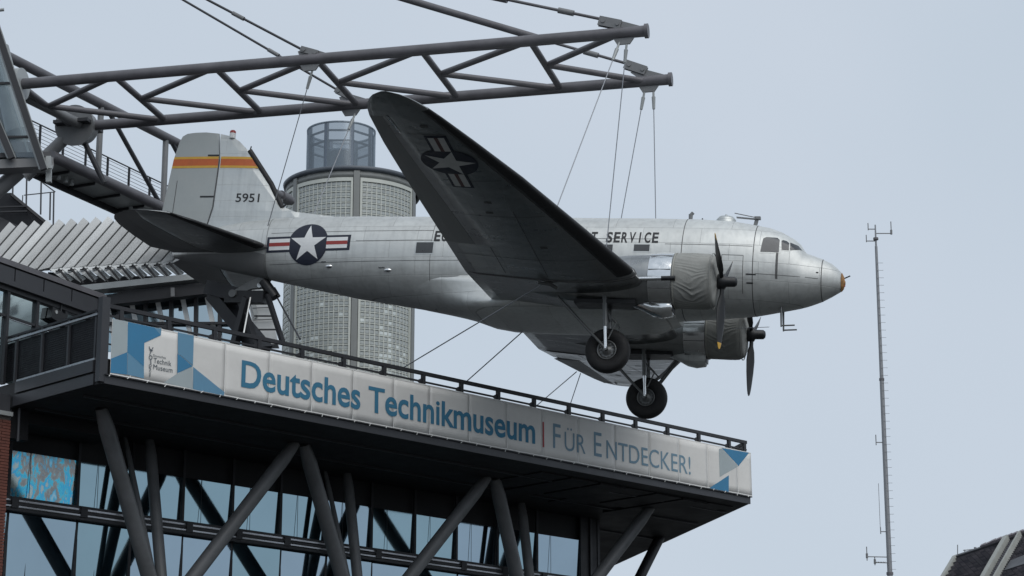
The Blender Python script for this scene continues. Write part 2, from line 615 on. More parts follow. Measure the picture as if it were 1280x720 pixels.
# V columns: four legs up from each foot node
NODES = [(4.6, 3.75), (11.45, 3.9), (18.4, 4.0)]
NZ = 7.6
TOPS = [1.39, 7.9, 14.98, 21.95]
for i, (u, v) in enumerate(NODES):
    for q, (tu, tv) in enumerate(((TOPS[i] + .12, 2.4), (TOPS[i + 1] - .17, 2.4), (u + .1, 4.75), (u - .55, 4.95))):
        c = MB()
        r = (0.205, 0.19, 0.15, 0.07)[q]
        p0 = V3((u + (-.12, .12, 0.05, -.05)[q], v, NZ))
        p1 = V3((tu, tv, ZU + .02))
        m_ = p0 + (p1 - p0) * .9
        c.tube(p0, m_, r, 20, cap=False)
        c.tube(m_, p1, r, 20, r * .72)
        c.build("column", COLUMN, mus)
    c = MB()
    c.tube((u, v, -2), (u, v, NZ + .15), .34, 20)
    c.build("column_foot", COLUMN, mus)
c = MB()
c.tube(on_v(773, 775, 6.2), (26.45, 6.24, ZU + .02), .17, 20)
c.build("column", DARK, mus)
# curtain wall: panes lean out a little, head at ZG below a dark bulkhead
GV = 5.3
ZG = 11.46
mull = [-.6, .78, 2.85, 4.53, 6.2, 7.87, 9.55, 11.2, 12.9, 14.58, 16.25, 17.95, 19.64, 21.6]
LEAN = .045
k = 0
for a, b in zip(mull[:-1], mull[1:]):
    for z0, z1 in ((10.22, ZG), (7.0, 9.90), (3.0, 6.9), (-2, 2.9)):
        art = -.6 < a < 1 and z1 > 11
        p = MB()
        h_ = (z1 - z0) * LEAN
        t1, t2 = random.uniform(-.009, .009), random.uniform(-.012, .012)
        p.prism([(a + .035, GV + t1, z0), (b - .035, GV - t1, z0), (b - .035, GV - h_ - t1 + t2, z1), (a + .035, GV - h_ + t1 + t2, z1)], (0, .02, 0))
        o = p.build("glass_pane", MURAL if art else random.choice(GLASSM), mus)
        if art:
            o["label"] = "pane filled with a blue and brown painted picture"
        k += 1
p = MB()
p.box((-.3, GV + .03, ZG + .005), (22.3, GV + .3, ZU - .003))
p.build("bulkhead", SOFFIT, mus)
for m_ in mull:
    p = MB()
    p.box((m_ - .04, GV - .11, -2), (m_ + .04, GV - .045, ZU - .003))
    p.build("mullion", DARK, mus)
    p = MB()
    p.tube((m_ + .62, GV - .07, 3), (m_ + .62, GV - .07, ZG), .007, 6)
    p.build("stay_wire", DARK, mus)
    p = MB()
    p.box((m_ - .10, GV - .44, 9.94), (m_ + .10, GV - .14, 10.19))
    p.build("transom_bracket", DARK, mus)
for z_, dv, m_, w_ in ((10.21, .30, DARK, .07), (10.145, .34, TRIM, .042), (10.06, .36, DARK, .05), (9.99, .38, TRIM, .038), (9.91, .36, DARK, .07)):
    p = MB()
    p.bar((-.3, GV - dv, z_), (21.6, GV - dv, z_), .07, w_)
    p.build("transom", m_, mus)
p = MB()
p.box((-.3, GV - .12, 6.9), (21.6, GV + .03, 7.0))
p.build("transom", DARK, mus)
# side wall of the glazed hall, turning back from the last mullion
p = MB()
p.prism([(21.65, GV - .1, -2), (22.3, GV - .1, -2), (25.6, 11.3, -2), (24.9, 11.3, -2)], (0, 0, ZU + 1.998))
p.build("end_wall", DARK, mus)
p = MB()
p.box((22.32, GV - .12, -2), (22.42, GV + .02, ZU - .004))
p.box((21.95, GV - .16, -2), (22.03, GV - .101, ZU - .004))
p.build("end_post", DARK2, mus)
# dark inner wall and ceiling step at the left end
p = MB()
p.box((-.1, 3.9, ZG), (.42, 4.2, ZU - .003))
p.box((.42, 4.0, ZU - .28), (3.2, 5.1, ZU - .003))
p.build("soffit_step", SOFFIT, mus)
p = MB()
p.tube((.02, 3.72, ZG - .1), (.02, 3.72, ZU - .01), .04, 10)
p.build("drain_pipe", DARK2, mus)

# brick wing left of the glass
bk = thing("brick_wing", "red brick wall of the lower wing at the left edge below the balcony", "wall", MBF, (-3, 4, -2))
p = MB()
p.box((-6, 3.84, -2), (-.17, 9, 11.95))
p.build("wall_core", MORTAR, bk)
p = MB()
z = 7.0
row = 0
while z < 11.86:
    u = -.165 - (0.12 if row % 2 else 0)
    if row % 2:
        p.cur = 0
        p.box((-.28, 3.80, z), (-.155, 3.845, z + .062))
    while u > -1.6:
        p.box((u - .24 + .01, 3.80 - random.uniform(0, .006), z), (u, 3.845, z + .062))
        u -= .25
    z += .075
    row += 1
tag(p.build("brick_courses", BRICK, bk), None, None, None, "stuff")
p = MB()
p.box((-6, 3.70, 11.955), (-.17, 3.9, 12.06))
p.build("coping", LIGHTST, bk)
p = MB()
p.box((-6, 3.78, 12.06), (-.22, 4.0, 12.5))
p.build("parapet", DARK2, bk)

# ------------------------------------------------------------------ glazed pavilion on the terrace, far left
AZP = rad(28.5)
PD = np.array([math.sin(AZP), math.cos(AZP), 0])
PN = np.array([-math.cos(AZP), math.sin(AZP), 0])
PO = at(122, 373, 60)
PO[2] = 0
MP = frame(PO, PD, PN, (0, 0, 1))
pav = thing("glazed_pavilion", "low dark glazed pavilion with panelled fascia behind the balcony at far left", "pavilion", MP, (-4, .5, 12.82))
p = MB()
p.box((-9, -.10, 15.88), (.25, 6, 16.02))
p.build("roof", STEEL, pav)
p = MB()
p.box((-9, -.02, 15.46), (.12, .1, 15.89))
p.build("fascia_backing", DARK, pav)
for k in range(8):
    x1 = -.04 - 1.125 * k
    q = MB()
    q.box((x1 - 1.08, -.07, 15.52), (x1, -.021, 15.84))
    q.build("fascia_panel", DARK2, pav)
p = MB()
p.bar((-9, -.13, 15.40), (.1, -.13, 15.40), .16, .13)
p.build("head_beam", DARK2, pav)
p = MB()
p.bar((-9, -.05, 15.27), (.1, -.05, 15.27), .1, .1)
p.build("window_head", DARK, pav)
for k in range(8):
    x1 = -.1 - 1.125 * k - .1
    p = MB()
    p.box((x1 - .05, -.08, 12.84), (x1 + .05, .06, 15.22))
    p.build("mullion", DARK, pav)
    for z0, z1 in ((12.9, 14.55), (14.62, 15.2)):
        q = MB()
        q.box((x1 - 1.07, .0, z0), (x1 - .055, .02, z1))
        q.build("window_pane", GLASSW[(k + int(z0)) % 2], pav)
p = MB()
p.bar((-9, -.03, 14.585), (.0, -.03, 14.585), .06, .06)
p.build("window_rail", DARK, pav)
p = MB()
p.box((-.06, -.09, 12.83), (.42, .6, 15.86))
p.build("end_post", DARK, pav)
q = thing("floodlight", "small black floodlight hanging in front of the pavilion window", "floodlight", MP, (-1.35, -.2, 15.1))
p = MB()
p.bar((-2.02, -.10, 15.03), (-1.42, -.10, 14.92), .16, .30)
p.build("housing", BLACKP, q)
p = MB()
p.tube((-1.86, -.17, 15.06), (-1.86, -.195, 15.06), .05, 14)
p.build("lens", POLISH, q)
p = MB()
p.bar((-1.6, -.1, 15.05), (-1.6, -.1, 15.34), .05, .05, (0, 1, 0))
p.build("bracket", DARK, q)

# ------------------------------------------------------------------ balcony balustrade (left side) and front railing
bal = thing("balcony_balustrade", "black mesh balustrade with bright handrail on the terrace's left side", "railing", MBF, (-.1, 2, 12.8))
for k in range(4):
    p = MB()
    v0 = .42 + k * 1.14
    p.box((-.06, v0 + .03, 12.92), (-.045, v0 + 1.10, 13.9))
    zz = 12.95
    while zz < 13.88:
        p.box((-.072, v0 + .03, zz), (-.060, v0 + 1.10, zz + .012))
        zz += .055
    p.build("mesh_panel", MESHM, bal)
for v in (.40, 1.54, 2.68, 3.82, 4.9):
    p = MB()
    p.box((-.13, v - .035, 12.79), (-.065, v + .035, 14.06))
    p.build("post", DARK2, bal)
p = MB()
p.bar((-.13, .3, 13.94), (-.13, 4.95, 13.94), .06, .05)
p.build("handrail", TRIM, bal)
p = MB()
p.bar((-.10, .3, 14.05), (-.10, 4.95, 14.05), .06, .05)
p.build("top_rail", DARK, bal)
p = MB()
p.bar((-.16, .3, 12.835), (-.16, 3.62, 12.835), .05, .05)
p.build("foot_rail", TRIM, bal)

rail = thing("terrace_railing", "long dark steel railing above the banner along the terrace front", "railing", MBF, (12, .1, 12.82))
p = MB()
p.bar((-.05, .10, 14.125), (23.6, .10, 14.125), .08, .095)
p.build("top_rail", DARK, rail)
p = MB()
p.bar((-.05, .10, 13.895), (23.6, .10, 13.895), .045, .045)
p.build("lower_rail", DARK, rail)
p = MB()
for zz in (13.2, 13.5):
    p.bar((-.05, .10, zz), (23.6, .10, zz), .03, .03)
p.build("inner_rail", DARK, rail)
posts = [.38 + 1.4 * k for k in range(17)] + [23.5]
for u in posts:
    p = MB()
    p.box((u - .055, .06, 12.82), (u + .055, .14, 14.075))
    p.prism([(u - .05, .085, 13.80), (u - .24, .085, 13.895), (u - .05, .085, 13.99)], (0, .03, 0))
    p.build("post", DARK, rail)
p = MB()
for v in (.6, 1.5, 2.6, 3.8, 5.2, 6.6):
    p.box((23.5 + v * .556 - .04, v - .04, 12.82), (23.5 + v * .556 + .04, v + .04, 14.1))
p.bar((23.55, .1, 14.10), (27.2, 6.7, 14.10), .08, .1)
p.bar((23.55, .1, 13.87), (27.2, 6.7, 13.87), .05, .05)
p.build("return_rail", DARK, rail)

# ------------------------------------------------------------------ banner
ban = thing("banner", "long pale cloth banner with blue lettering reading Deutsches Technikmuseum along the terrace edge", "banner", MBF, (11.8, -.05, 12.43))
ZB0, ZB1 = 12.435, 13.79
seams = [.03, .60, 2.0, 3.41, 4.81, 6.19, 7.58, 8.99, 10.28, 11.73, 13.16, 14.55, 15.97, 17.48, 18.97, 20.28, 21.56, 22.95, 23.62]


def bsag(u, z):
    """cloth pulled to its lashings: shallow folds between the eyelets"""
    t = (u / 1.4) % 1.0
    h = (z - ZB0) / (ZB1 - ZB0)
    return -.055 - .012 * math.sin(t * math.pi) * (1 - .5 * h) - .006 * math.sin(u * 9.1 + h * 3) * (1 - h)


for i, (a, b) in enumerate(zip(seams[:-1], seams[1:])):
    p = MB()
    n = max(2, int((b - a) / .12))
    rs = []
    for j in range(7):
        z = ZB0 + (ZB1 - ZB0) * j / 6
        rs.append([(a + (b - a) * t / n, bsag(a + (b - a) * t / n, z), z) for t in range(n + 1)])
    p.rings(rs, False, False, True, closed=False)
    o = p.build("cloth_panel", CLOTH[(0, 1, 2, 1, 3, 0, 2, 3, 1, 0, 3, 2, 1, 0, 2, 3, 0, 1, 2)[i]], ban)
    sm = o.modifiers.new("thickness", 'SOLIDIFY')
    sm.thickness = .004
    sm.offset = -1


def bdec(name, v, f, m, lift=.008, label=None):
    vv, ff = cut2d(v, f, .12, .24)
    p = MB()
    p.add([(x, bsag(x, z) - lift, z) for x, z in vv], ff)
    o = p.build(name, m, ban)
    if label:
        o["label"] = label
    return o


for s_ in seams[1:-1]:
    bdec("seam", *rect2d(s_ - .012, ZB0 + .01, s_ + .012, ZB1 - .01), HEMM, .006)
bdec("hem", *rect2d(.03, ZB1 - .03, 23.62, ZB1 - .002), HEMM, .006)
bdec("hem", *rect2d(.03, ZB0 + .002, 23.62, ZB0 + .03), HEMM, .006)


def zp(x, y):                                     # a point of the printed pattern, measured on the banner's own plane
    q = on_v(130 + x / 6, 380 + y / 6, -.055)
    return (min(max(q[0], .035), 23.6), min(max(q[2], ZB0 + .005), ZB1 - .005))


def zq(x, y):
    q = on_v(640 + x / 3.272, 500 + y / 3.272, -.055)
    return (min(max(q[0], .035), 23.6), min(max(q[2], ZB0 + .005), ZB1 - .005))


for m_, pts, fn in (
        (BLUEP, [(40, 80), (175, 110), (175, 360), (40, 408)], zp),
        (BLUE, [(178, 110), (375, 155), (425, 235), (300, 292), (297, 472), (172, 362)], zp),
        (BLUEM, [(375, 155), (430, 175), (425, 235)], zp),
        (BLUE, [(40, 408), (172, 362), (170, 530), (40, 515)], zp),
        (BLUEM, [(174, 364), (297, 474), (296, 560), (172, 530)], zp),
        (BLUEM, [(552, 200), (672, 225), (665, 463), (550, 368)], zp),
        (BLUE, [(548, 370), (663, 467), (547, 520)], zp),
        (BLUEP, [(547, 523), (662, 470), (663, 640), (445, 590)], zp),
        (BLUEM, [(667, 472), (900, 662), (895, 690), (665, 640)], zp),
        (BLUE, [(857, 196), (968, 216), (925, 270)], zq),
        (BLUEP, [(845, 200), (857, 198), (923, 272), (848, 315)], zq),
        (BLUE, [(886, 308), (886, 382), (805, 366)], zq)):
    pp = [fn(*q) for q in pts]
    bdec("blue_shape", pp, [list(range(len(pp)))], m_, .0085)


def btext(s, u0, u1, z0, cap, m_, bold, name="lettering", xh=0):
    v, f = text2d(s, cap, u1 - u0, bold)
    if xh:                                        # raise the x-height of the face
        a, b = .675 * cap, (.675 + xh) * cap
        v[:, 1] = np.where(v[:, 1] <= 0, v[:, 1], np.where(v[:, 1] < a, v[:, 1] * b / a, b + (v[:, 1] - a) * (cap * 1.04 - b) / (cap * 1.04 - a)))
    return bdec(name, v + np.array([u0, z0]), f, m_, .011)


btext("Deutsches Technikmuseum", 3.93, 14.26, 12.765, .66, LETTER, .019, 'lettering', .06)
bdec("divider_bar", *rect2d(14.545, 12.70, 14.60, 13.42), BARRED, .011)
for s_, x0, x1, cap in (("F", 691, 700.5, .70), ("\u00dcR", 705.5, 731.5, .53), ("E", 742, 752, .70), ("NTDECKER!", 757.5, 862.5, .53)):
    btext(s_, on_v(x0, 560, -.055)[0], on_v(x1, 575, -.055)[0], 12.74, cap, LETTER2, .0)
for s_, x0, x1, yb, hp in (("Deutsches", 191, 207, 445.5, .055), ("Technik", 191.5, 213.8, 453.5, .125), ("Museum", 191.2, 215.2, 461.5, .125)):
    q = on_v(x0, yb, -.055)
    btext(s_, q[0], on_v(x1, yb + 2, -.055)[0], q[2], hp, INK, 0, "logo_lettering")
# emblem: a chain of small rods, hooks and a gear ring
em = MB()
cx, cz = on_v(187.5, 452, -.055)[[0, 2]]
for z0, r in ((.10, .055), (-.10, .04), (-.24, .03)):
    for k in range(12):
        a0, a1 = k * math.pi / 6, (k + 1) * math.pi / 6
        em.poly([(cx + q * math.cos(a), -.078, cz + z0 + q * math.sin(a)) for a, q in ((a0, r), (a1, r), (a1, r * .66), (a0, r * .66))])
for a, b in (((-.06, .36), (0, .25)), ((.06, .36), (0, .25)), ((0, .25), (-.03, .16)), ((.0, .05), (.02, -.06)), ((-.03, -.14), (.02, -.2)), ((0, -.28), (0, -.38)), ((-.04, .3), (.05, .27))):
    em.bar((cx + a[0], -.078, cz + a[1]), (cx + b[0], -.078, cz + b[1]), .002, .022, (0, 0, 1) if abs(a[0] - b[0]) > .02 else (1, 0, 0))
em.build("emblem", INK, ban)
for k in range(44):
    u = .05 + k * .545
    p = MB()
    p.tube((u, -.062, ZB0 + .02), (u - .07 - .03 * (k % 2), -.10, ZB0 - .045 - .02 * (k % 3 == 0)), .011, 5)
    p.build("lashing", HEMM, ban)

# ------------------------------------------------------------------ louvred roof beyond the terrace, gutter and glazed wall below it
YS = 74.0
shed = thing("louvred_roof", "row of slanted pale metal roof louvres behind the tailplane", "roof", None, tuple(at(150, 372, YS)))
bx = thing("glazed_wall", "dark framed glazed wall under the gutter of the louvred roof", "wall", None, tuple(at(200, 420, YS)))


def edge(i, t, dy=0.0, ox=0, oy=0):
    return at(62 + 15.35 * i + 57.5 * t + ox, 337 - .92 * i - 66 * t + oy, YS + dy + 1.3 * t)


p = MB()
p.prism([edge(-7, 0, .35), edge(11, 0, .35), edge(11, .86, .35), edge(-7, .86, .35)], (0, .1, 0))
p.build("roof_backing", DARK, shed)
for i in range(-7, 11):
    p = MB()
    a0, b0 = edge(i, 0, -.22), edge(i, 1, -.22)
    a1, b1 = edge(i + 1, .04, .02, -2.6), edge(i + 1, .90, .02, -2.6)
    bk_ = V3((0, .16, -.02))
    p.add([a0, a1, b1, b0, a0 + bk_, b0 + bk_, a1 + bk_, b1 + bk_],
          [(0, 1, 2, 3), (0, 3, 5, 4), (4, 5, 7, 6), (0, 4, 6, 1), (3, 2, 7, 5), (1, 6, 7, 2)])
    p.build("louvre", ZINCS[(i * 3 + i * i) % 5], shed)
    if i >= 0:
        c0 = edge(i, 0, -.05, 23, 17)
        p = MB()
        q0, q1, q2 = edge(i, .002, -.22), edge(i + 1, .03, .05, -3), edge(i, 0, .1, 30, 12)
        p.prism([q0, q1, q2, c0], (0, .05, 0))
        p.build("louvre_foot", ZINC, shed)
        p = MB()
        p.bar(edge(i, 0, -.26, 11, -1), edge(i, 0, -.1, 27, 18), .05, .06)
        p.bar(edge(i, 0, -.20, 8, 2), edge(i, 0, -.0, 15, 1), .05, .05)
        p.build("louvre_hinge", DARK, shed)
p = MB()
p.bar(at(100, 363, YS - .5), at(262, 346, YS - .5), .5, .2)
p.build("gutter", LIGHTST, shed)
p = MB()
p.bar(at(128, 378, YS - .3), at(275, 361, YS - .3), .4, .32)
p.build("edge_beam", DARK, shed)
p = MB()
p.bar(at(216, 360, YS - .7), at(216, 371, YS - .7), .12, .1, (0, 1, 0))
p.build("gutter_bracket", STEEL2, shed)
p = MB()
p.prism([at(60, 340, YS + .6), at(60, 395, YS + .6), at(290, 420, YS + .6), at(260, 345, YS + .6), at(125, 345, YS + .6)], (0, .1, 0))
p.build("back_panel", DARK, shed)
for i, x in enumerate((149, 182, 214, 245, 275, 306)):
    p = MB()
    p.bar(at(x, 366, YS + .1), at(x - 1, 440, YS + .1), .12, .11, (0, 1, 0))
    p.build("mullion", DARK, bx)
for i, (xa, xb) in enumerate(((120, 147), (151, 180), (184, 212), (216, 243), (247, 273), (277, 304))):
    p = MB()
    p.prism([at(xa, 368, YS + .2), at(xb, 366, YS + .2), at(xb, 440, YS + .2), at(xa, 440, YS + .2)], (0, .02, 0))
    p.build("glass_pane", GLASSW[i % 2], bx)
    p = MB()
    p.prism([at(xa + 9, 372, YS + .15), at(xa + 15, 371, YS + .15), at(xa + 25, 420, YS + .15), at(xa + 19, 420, YS + .15)], (0, .02, 0))
    p.build("blind_slat", ZINC, bx)
p = MB()
p.bar(at(118, 404, YS + .05), at(310, 404, YS + .05), .08, .08)
p.build("transom", DARK, bx)

# ------------------------------------------------------------------ round stair tower with glass blocks
YT = 84.0
TC = at(441.5, 213, YT)
TR = 2.55
ZT = at(441, 207.5, YT - TR)[2]
tw = thing("stair_tower", "round stair tower clad in glass blocks with a clear glass lantern on top", "tower", None, (TC[0], TC[1], -2))
arc = lambda r, a, z: (TC[0] + r * math.sin(a), TC[1] - r * math.cos(a), z)
p = MB()
p.rings([[arc(TR * .93, 2 * math.pi * k / 48, z) for k in range(48)] for z in (-2, ZT - .1)])
p.build("core", DARK2, tw)
p = MB()
p.rings([[arc(TR * f, 2 * math.pi * k / 64, z) for k in range(64)] for f, z in ((.96, ZT - .16), (1.01, ZT - .14), (1.025, ZT - .02), (1.01, ZT + .02), (.9, ZT + .05))])
p.build("rim", RIMM, tw)
ZL = 17.0
ZP1 = ZT - .42
for bay in range(6):
    a0 = rad(-49.8 + 60 * bay)
    a1 = a0 + rad(54)
    vis = bay in (0, 1, 5)
    # blocks
    nc, nr = 12, 44
    p = MB()
    hz = (ZP1 - .12 - ZL) / nr
    pr_ = 0
    for r_ in range(nr):
        for c_ in range(nc):
            b0 = a0 + rad(1.6) + (a1 - a0 - rad(3.2)) * c_ / nc
            b1 = a0 + rad(1.6) + (a1 - a0 - rad(3.2)) * (c_ + 1) / nc
            z0, z1 = ZL + r_ * hz, ZL + (r_ + 1) * hz
            k_ = random.random()
            low = r_ < nr * .55
            p.cur = 3 if (low and k_ < (.34 if bay == 1 and c_ in (4, 5, 6, 7) else .06)) else (0 if k_ < .5 else 1 if k_ < .8 else 2)
            e = rad(.35)
            R0, R1 = TR * .962, TR * .974
            mz = .02
            p.add([arc(R0, b0 + e * .4, z0 + .012), arc(R0, b1 - e * .4, z0 + .012), arc(R0, b1 - e * .4, z1 - .012), arc(R0, b0 + e * .4, z1 - .012),
                   arc(R1, b0 + e * 1.6, z0 + .05), arc(R1, b1 - e * 1.6, z0 + .05), arc(R1, b1 - e * 1.6, z1 - .05), arc(R1, b0 + e * 1.6, z1 - .05)],
                  [(0, 1, 5, 4), (1, 2, 6, 5), (2, 3, 7, 6), (3, 0, 4, 7), (4, 5, 6, 7)])
        if not vis and r_ > 2:
            break
    if vis:
        tag(p.build("glass_blocks", BLOCKS, tw), None, None, None, "stuff")
        p = MB()
        for r_ in range(nr + 1):
            z0 = ZL + r_ * hz
            p.rings([[arc(f, a0 + rad(1.5) + (a1 - a0 - rad(3)) * k / 10, z0 + dz) for k in range(11)] for f, dz in ((TR * .96, -.016), (TR * .979, -.016), (TR * .979, .016), (TR * .96, .016))], False, False, False, False)
        for c_ in range(nc + 1):
            b = a0 + rad(1.6) + (a1 - a0 - rad(3.2)) * c_ / nc
            p.rings([[arc(TR * f, b + d, z) for f, d in ((.96, -.007), (.978, -.007), (.978, .007), (.96, .007))] for z in (ZL, ZP1 - .1)], smooth=False)
        tag(p.build("block_joints", TFRAME, tw), None, None, None, "stuff")
        for nm, (b0, b1, z0, z1) in dict(frame_head=(a0, a1, ZP1 - .14, ZP1), frame_left=(a0, a0 + rad(1.7), ZL, ZP1 - .14), frame_right=(a1 - rad(1.7), a1, ZL, ZP1 - .14)).items():
            p = MB()
            n = 12
            ring = lambda f, z: [arc(TR * f, b0 + (b1 - b0) * k / n, z) for k in range(n + 1)]
            p.rings([ring(.955, z0), ring(.992, z0), ring(.992, z1), ring(.955, z1)], False, False, False, False)
            p.poly([arc(TR * f, b0, z) for f, z in ((.955, z0), (.992, z0), (.992, z1), (.955, z1))])
            p.poly([arc(TR * f, b1, z) for f, z in ((.955, z0), (.992, z0), (.992, z1), (.955, z1))])
            p.build(nm, TFRAME, tw)
    # pilaster
    p = MB()
    b0, b1 = a1 + rad(.5), a1 + rad(5.5)
    for z0, z1 in ((ZL, ZT - .16),):
        p.rings([[arc(TR * f, b, z) for f, b in ((.94, b0), (1.0, b0), (1.0, (b0 + b1) / 2), (1.0, b1), (.94, b1))] for z in (z0, z1)], smooth=False)
    p.build("pilaster", TPIL, tw)
p = MB()
n = 40
p.rings([[arc(TR * f, 2 * math.pi * k / n, z) for k in range(n)] for f, z in ((.955, ZP1 + .01), (.985, ZP1 + .01), (.985, ZT - .155), (.955, ZT - .155))], False, False, True)
p.build("wall_band", TPIL, tw)
# lantern
LX = at(427, 190, YT)
LR = 43.5 / F_PX * YT / math.cos(PITCH)
LZ0, LZ1 = ZT + .04, at(427, 150.5, YT - 1.6)[2]
larc = lambda r, a, z: (LX[0] + r * math.sin(a), TC[1] - .3 - r * math.cos(a), z)
lan = thing("glass_lantern", "clear bluish glass drum with dark posts standing on the round tower roof", "lantern", None, (LX[0], TC[1] - .3, LZ0))
for k in range(8):
    a0 = rad(45 * k - 22)
    p = MB()
    p.rings([[larc(LR, a0 + rad(2 + 41 * j / 8), z) for j in range(9)] for z in (LZ0 + .05, LZ1)], False, False, True, False)
    p.build("glass_panel", CLEAR, lan)
    p = MB()
    p.rings([[larc(LR * f, a0 + d, z) for f, d in ((.90, -.055), (.995, -.055), (.995, .055), (.90, .055))] for z in (LZ0, LZ1 - .02)], smooth=False)
    p.build("post", LANT, lan)
    p = MB()
    for z in (LZ1 - .32, LZ1 - .72):
        p.bar(larc(LR * .94, a0, z), larc(LR * .94, a0 + rad(45), z), .05, .07)
    p.build("brace", LANT, lan)
for z in (LZ0 + .02, LZ1 - .03):
    p = MB()
    p.rings([[larc(LR * f, 2 * math.pi * k / 48, zz) for k in range(48)] for f, zz in ((.95, z - .03), (1.005, z - .03), (1.005, z + .03), (.95, z + .03), (.95, z - .03))], False, False, True)
    p.build("ring", LANT if z < LZ0 + 1 else CLEAR, lan)
p = MB()
p.rings([[larc(LR * .5, 2 * math.pi * k / 32, z) for k in range(32)] for z in (LZ0, LZ1 - .85)])
p.build("lift_shaft", CLEARC, lan)
p = MB()
p.rings([[larc(LR * .42, 2 * math.pi * k / 32, z) for k in range(32)] for z in (LZ0, LZ1 - .9)])
p.build("lift_core", mat("lift_core_grey", (0.22, 0.24, 0.26), .5), lan)

# ------------------------------------------------------------------ footbridge to the tower
AZB = rad(26)
BD = np.array([math.sin(AZB), math.cos(AZB), 0])
BN = np.array([-math.cos(AZB), math.sin(AZB), 0])
MBR = frame((-12.6, 68.0, 21.8), BD, BN, (0, 0, 1))
br = thing("footbridge", "tubular steel footbridge with wire railing running behind the tail fin", "footbridge", MBR, (3, .5, -.15))
for y in (0,):
    for nm, z, r in (("upper_chord", 2.36, .15), ("lower_chord", 0, .17)):
        p = MB()
        p.tube((-5.2 if z > 1 else -2.35, y, z), (11.2, y, z), r, 16)
        if nm == "upper_chord" and y == 0:
            p.tube((10.5, y, z), (11.0, y, z), .20, 18)
        p.build(nm, STEEL, br)
    for k in range(0, 4):
        s_ = 3.5 * k
        p = MB()
        p.tube((s_, y, .12), (s_, y, 2.28), .095, 12)
        p.build("truss_post", STEEL2, br)
        if k < 3:
            p = MB()
            p.tube((s_ + .35, y, 2.28), (s_ + 3.3, y, .1), .075, 12)
            p.build("truss_diagonal", DARK2, br)
    p = MB()
    yy = .9
    for j in range(9):
        p.tube((-2.3, yy, .28 + j * .115), (11, yy, .28 + j * .115), .008, 5)
    p.tube((-2.3, yy, 1.28), (11, yy, 1.28), .022, 6)
    p.tube((-2.3, yy, .40), (11, yy, .40), .018, 6)
    tag(p.build("railing_wires", DARK2, br), None, None, None, "stuff")
    for k in range(3, 14):
        p = MB()
        p.box((-5.2 + 1.15 * k - .025, yy - .03, -.05), (-5.2 + 1.15 * k + .025, yy + .03, 1.27))
        p.box((-4.6 + 1.15 * k - .03, yy - .02, -.05), (-4.6 + 1.15 * k + .03, yy + .02, .38))
        p.build("railing_post", DARK, br)
p = MB()
p.box((-2.3, .10, -.14), (11, 1.10, -.06))
p.build("walkway_floor", LIGHTST, br)
for k in range(-1, 9):
    p = MB()
    p.box((1.3 * k - .03, .1, -.22), (1.3 * k + .03, 1.05, -.142))
    p.build("floor_beam", DARK, br)
p = MB()
p.box((-2.3, 1.08, -.33), (11, 1.16, -.142))
p.build("edge_girder", DARK, br)
for s_ in (-1.2, -.85, -.55, 2.55, 2.8):
    p = MB()
    p.tube((s_, .55, -.33), (s_, .55, -.145), .07, 10)
    p.build("bridge_lamp", LIGHTST, br)
p = MB()
p.bar((-2.3, .2, -.26), (-1.9, 1.0, -.26), .3, .18)
p.build("bearing", DARK, br)

# ------------------------------------------------------------------ glazed lookout cabin, upper left
cab = thing("lookout_cabin", "glazed cabin with leaning frames on a steel platform at the upper left edge", "cabin", None, tuple(at(-40, 215, 61.50)))
p = MB()
p.bar(at(-120, 214, 61), at(66, 206, 62), .6, .25)
p.build("platform_beam", STEEL2, cab)
p = MB()
p.bar(at(-120, 202, 61.10), at(62, 197, 62.10), .7, .13)
p.build("platform_deck", DARK2, cab)
p = MB()
p.bar(at(61, 196, 61.60), at(61, 228, 61.60), .14, .16, (0, 1, 0))
p.bar(at(52, 207, 61.40), at(66, 209, 61.40), .1, .1)
p.build("end_bracket", LIGHTST, cab)
for (xa, ya, xb, yb, dz) in ((-11, 15, 55, 212, 0), (-62, 15, 15, 198, .0)):
    for off, w, m_ in ((0, .17, DARK), (-4.6, .07, LIGHTST), (4.0, .06, LIGHTST), (-12, .05, LIGHTST)):
        p = MB()
        dY = -.14 if off == 0 else 0 if off > -10 else .5
        p.bar(at(xa + off, ya, 61.30 + dY), at(xb + off, yb, 61.30 + dY), w, .12 if off == 0 else .06, (0, -1, 0))
        p.build("leaning_frame", m_, cab)
p = MB()
p.tube(at(-4, 13, 61.30), at(5, 12, 61.30), .05, 8)
p.build("frame_cap", LIGHTST, cab)
p = MB()
p.prism([at(-60, 22, 61.50), at(-9, 22, 61.50), at(50, 197, 61.50), at(12, 197, 61.50)], (0, .02, 0))
p.build("glass_pane", CLEARC, cab)
p = MB()
p.prism([at(-140, 22, 61.50), at(-64, 22, 61.50), at(10, 197, 61.50), at(-70, 197, 61.50)], (0, .02, 0))
p.build("glass_pane", CLEARC, cab)
for ya in (105, 172):
    p = MB()
    p.bar(at(-60, ya, 61.45), at(17 + (ya - 105) * .36, ya - 1, 61.45), .07, .06)
    p.build("cabin_rail", DARK, cab)
p = MB()
p.tube(at(-2, 60, 62.60), at(22, 165, 62.60), .30, 20, .33)
p.tube(at(22, 165, 62.60), at(31, 196, 62.60), .33, 20, .1)
p.build("raking_strut", mat("strut_paint", (0.25, 0.27, 0.275), .4), cab)
p = MB()
p.tube(at(-12, 70, 62.90), at(12, 190, 62.90), .22, 16)
p.build("raking_strut", STEEL2, cab)
p = MB()
p.tube(at(-30, 262, 62.20), at(24, 214, 62.20), .22, 20)
p.build("curved_bracket", STEEL2, cab)
p = MB()
p.bar(at(-5, 190, 62.40), at(45, 188, 62.40), .5, .35)
p.build("cabin_machinery", STEEL2, cab)

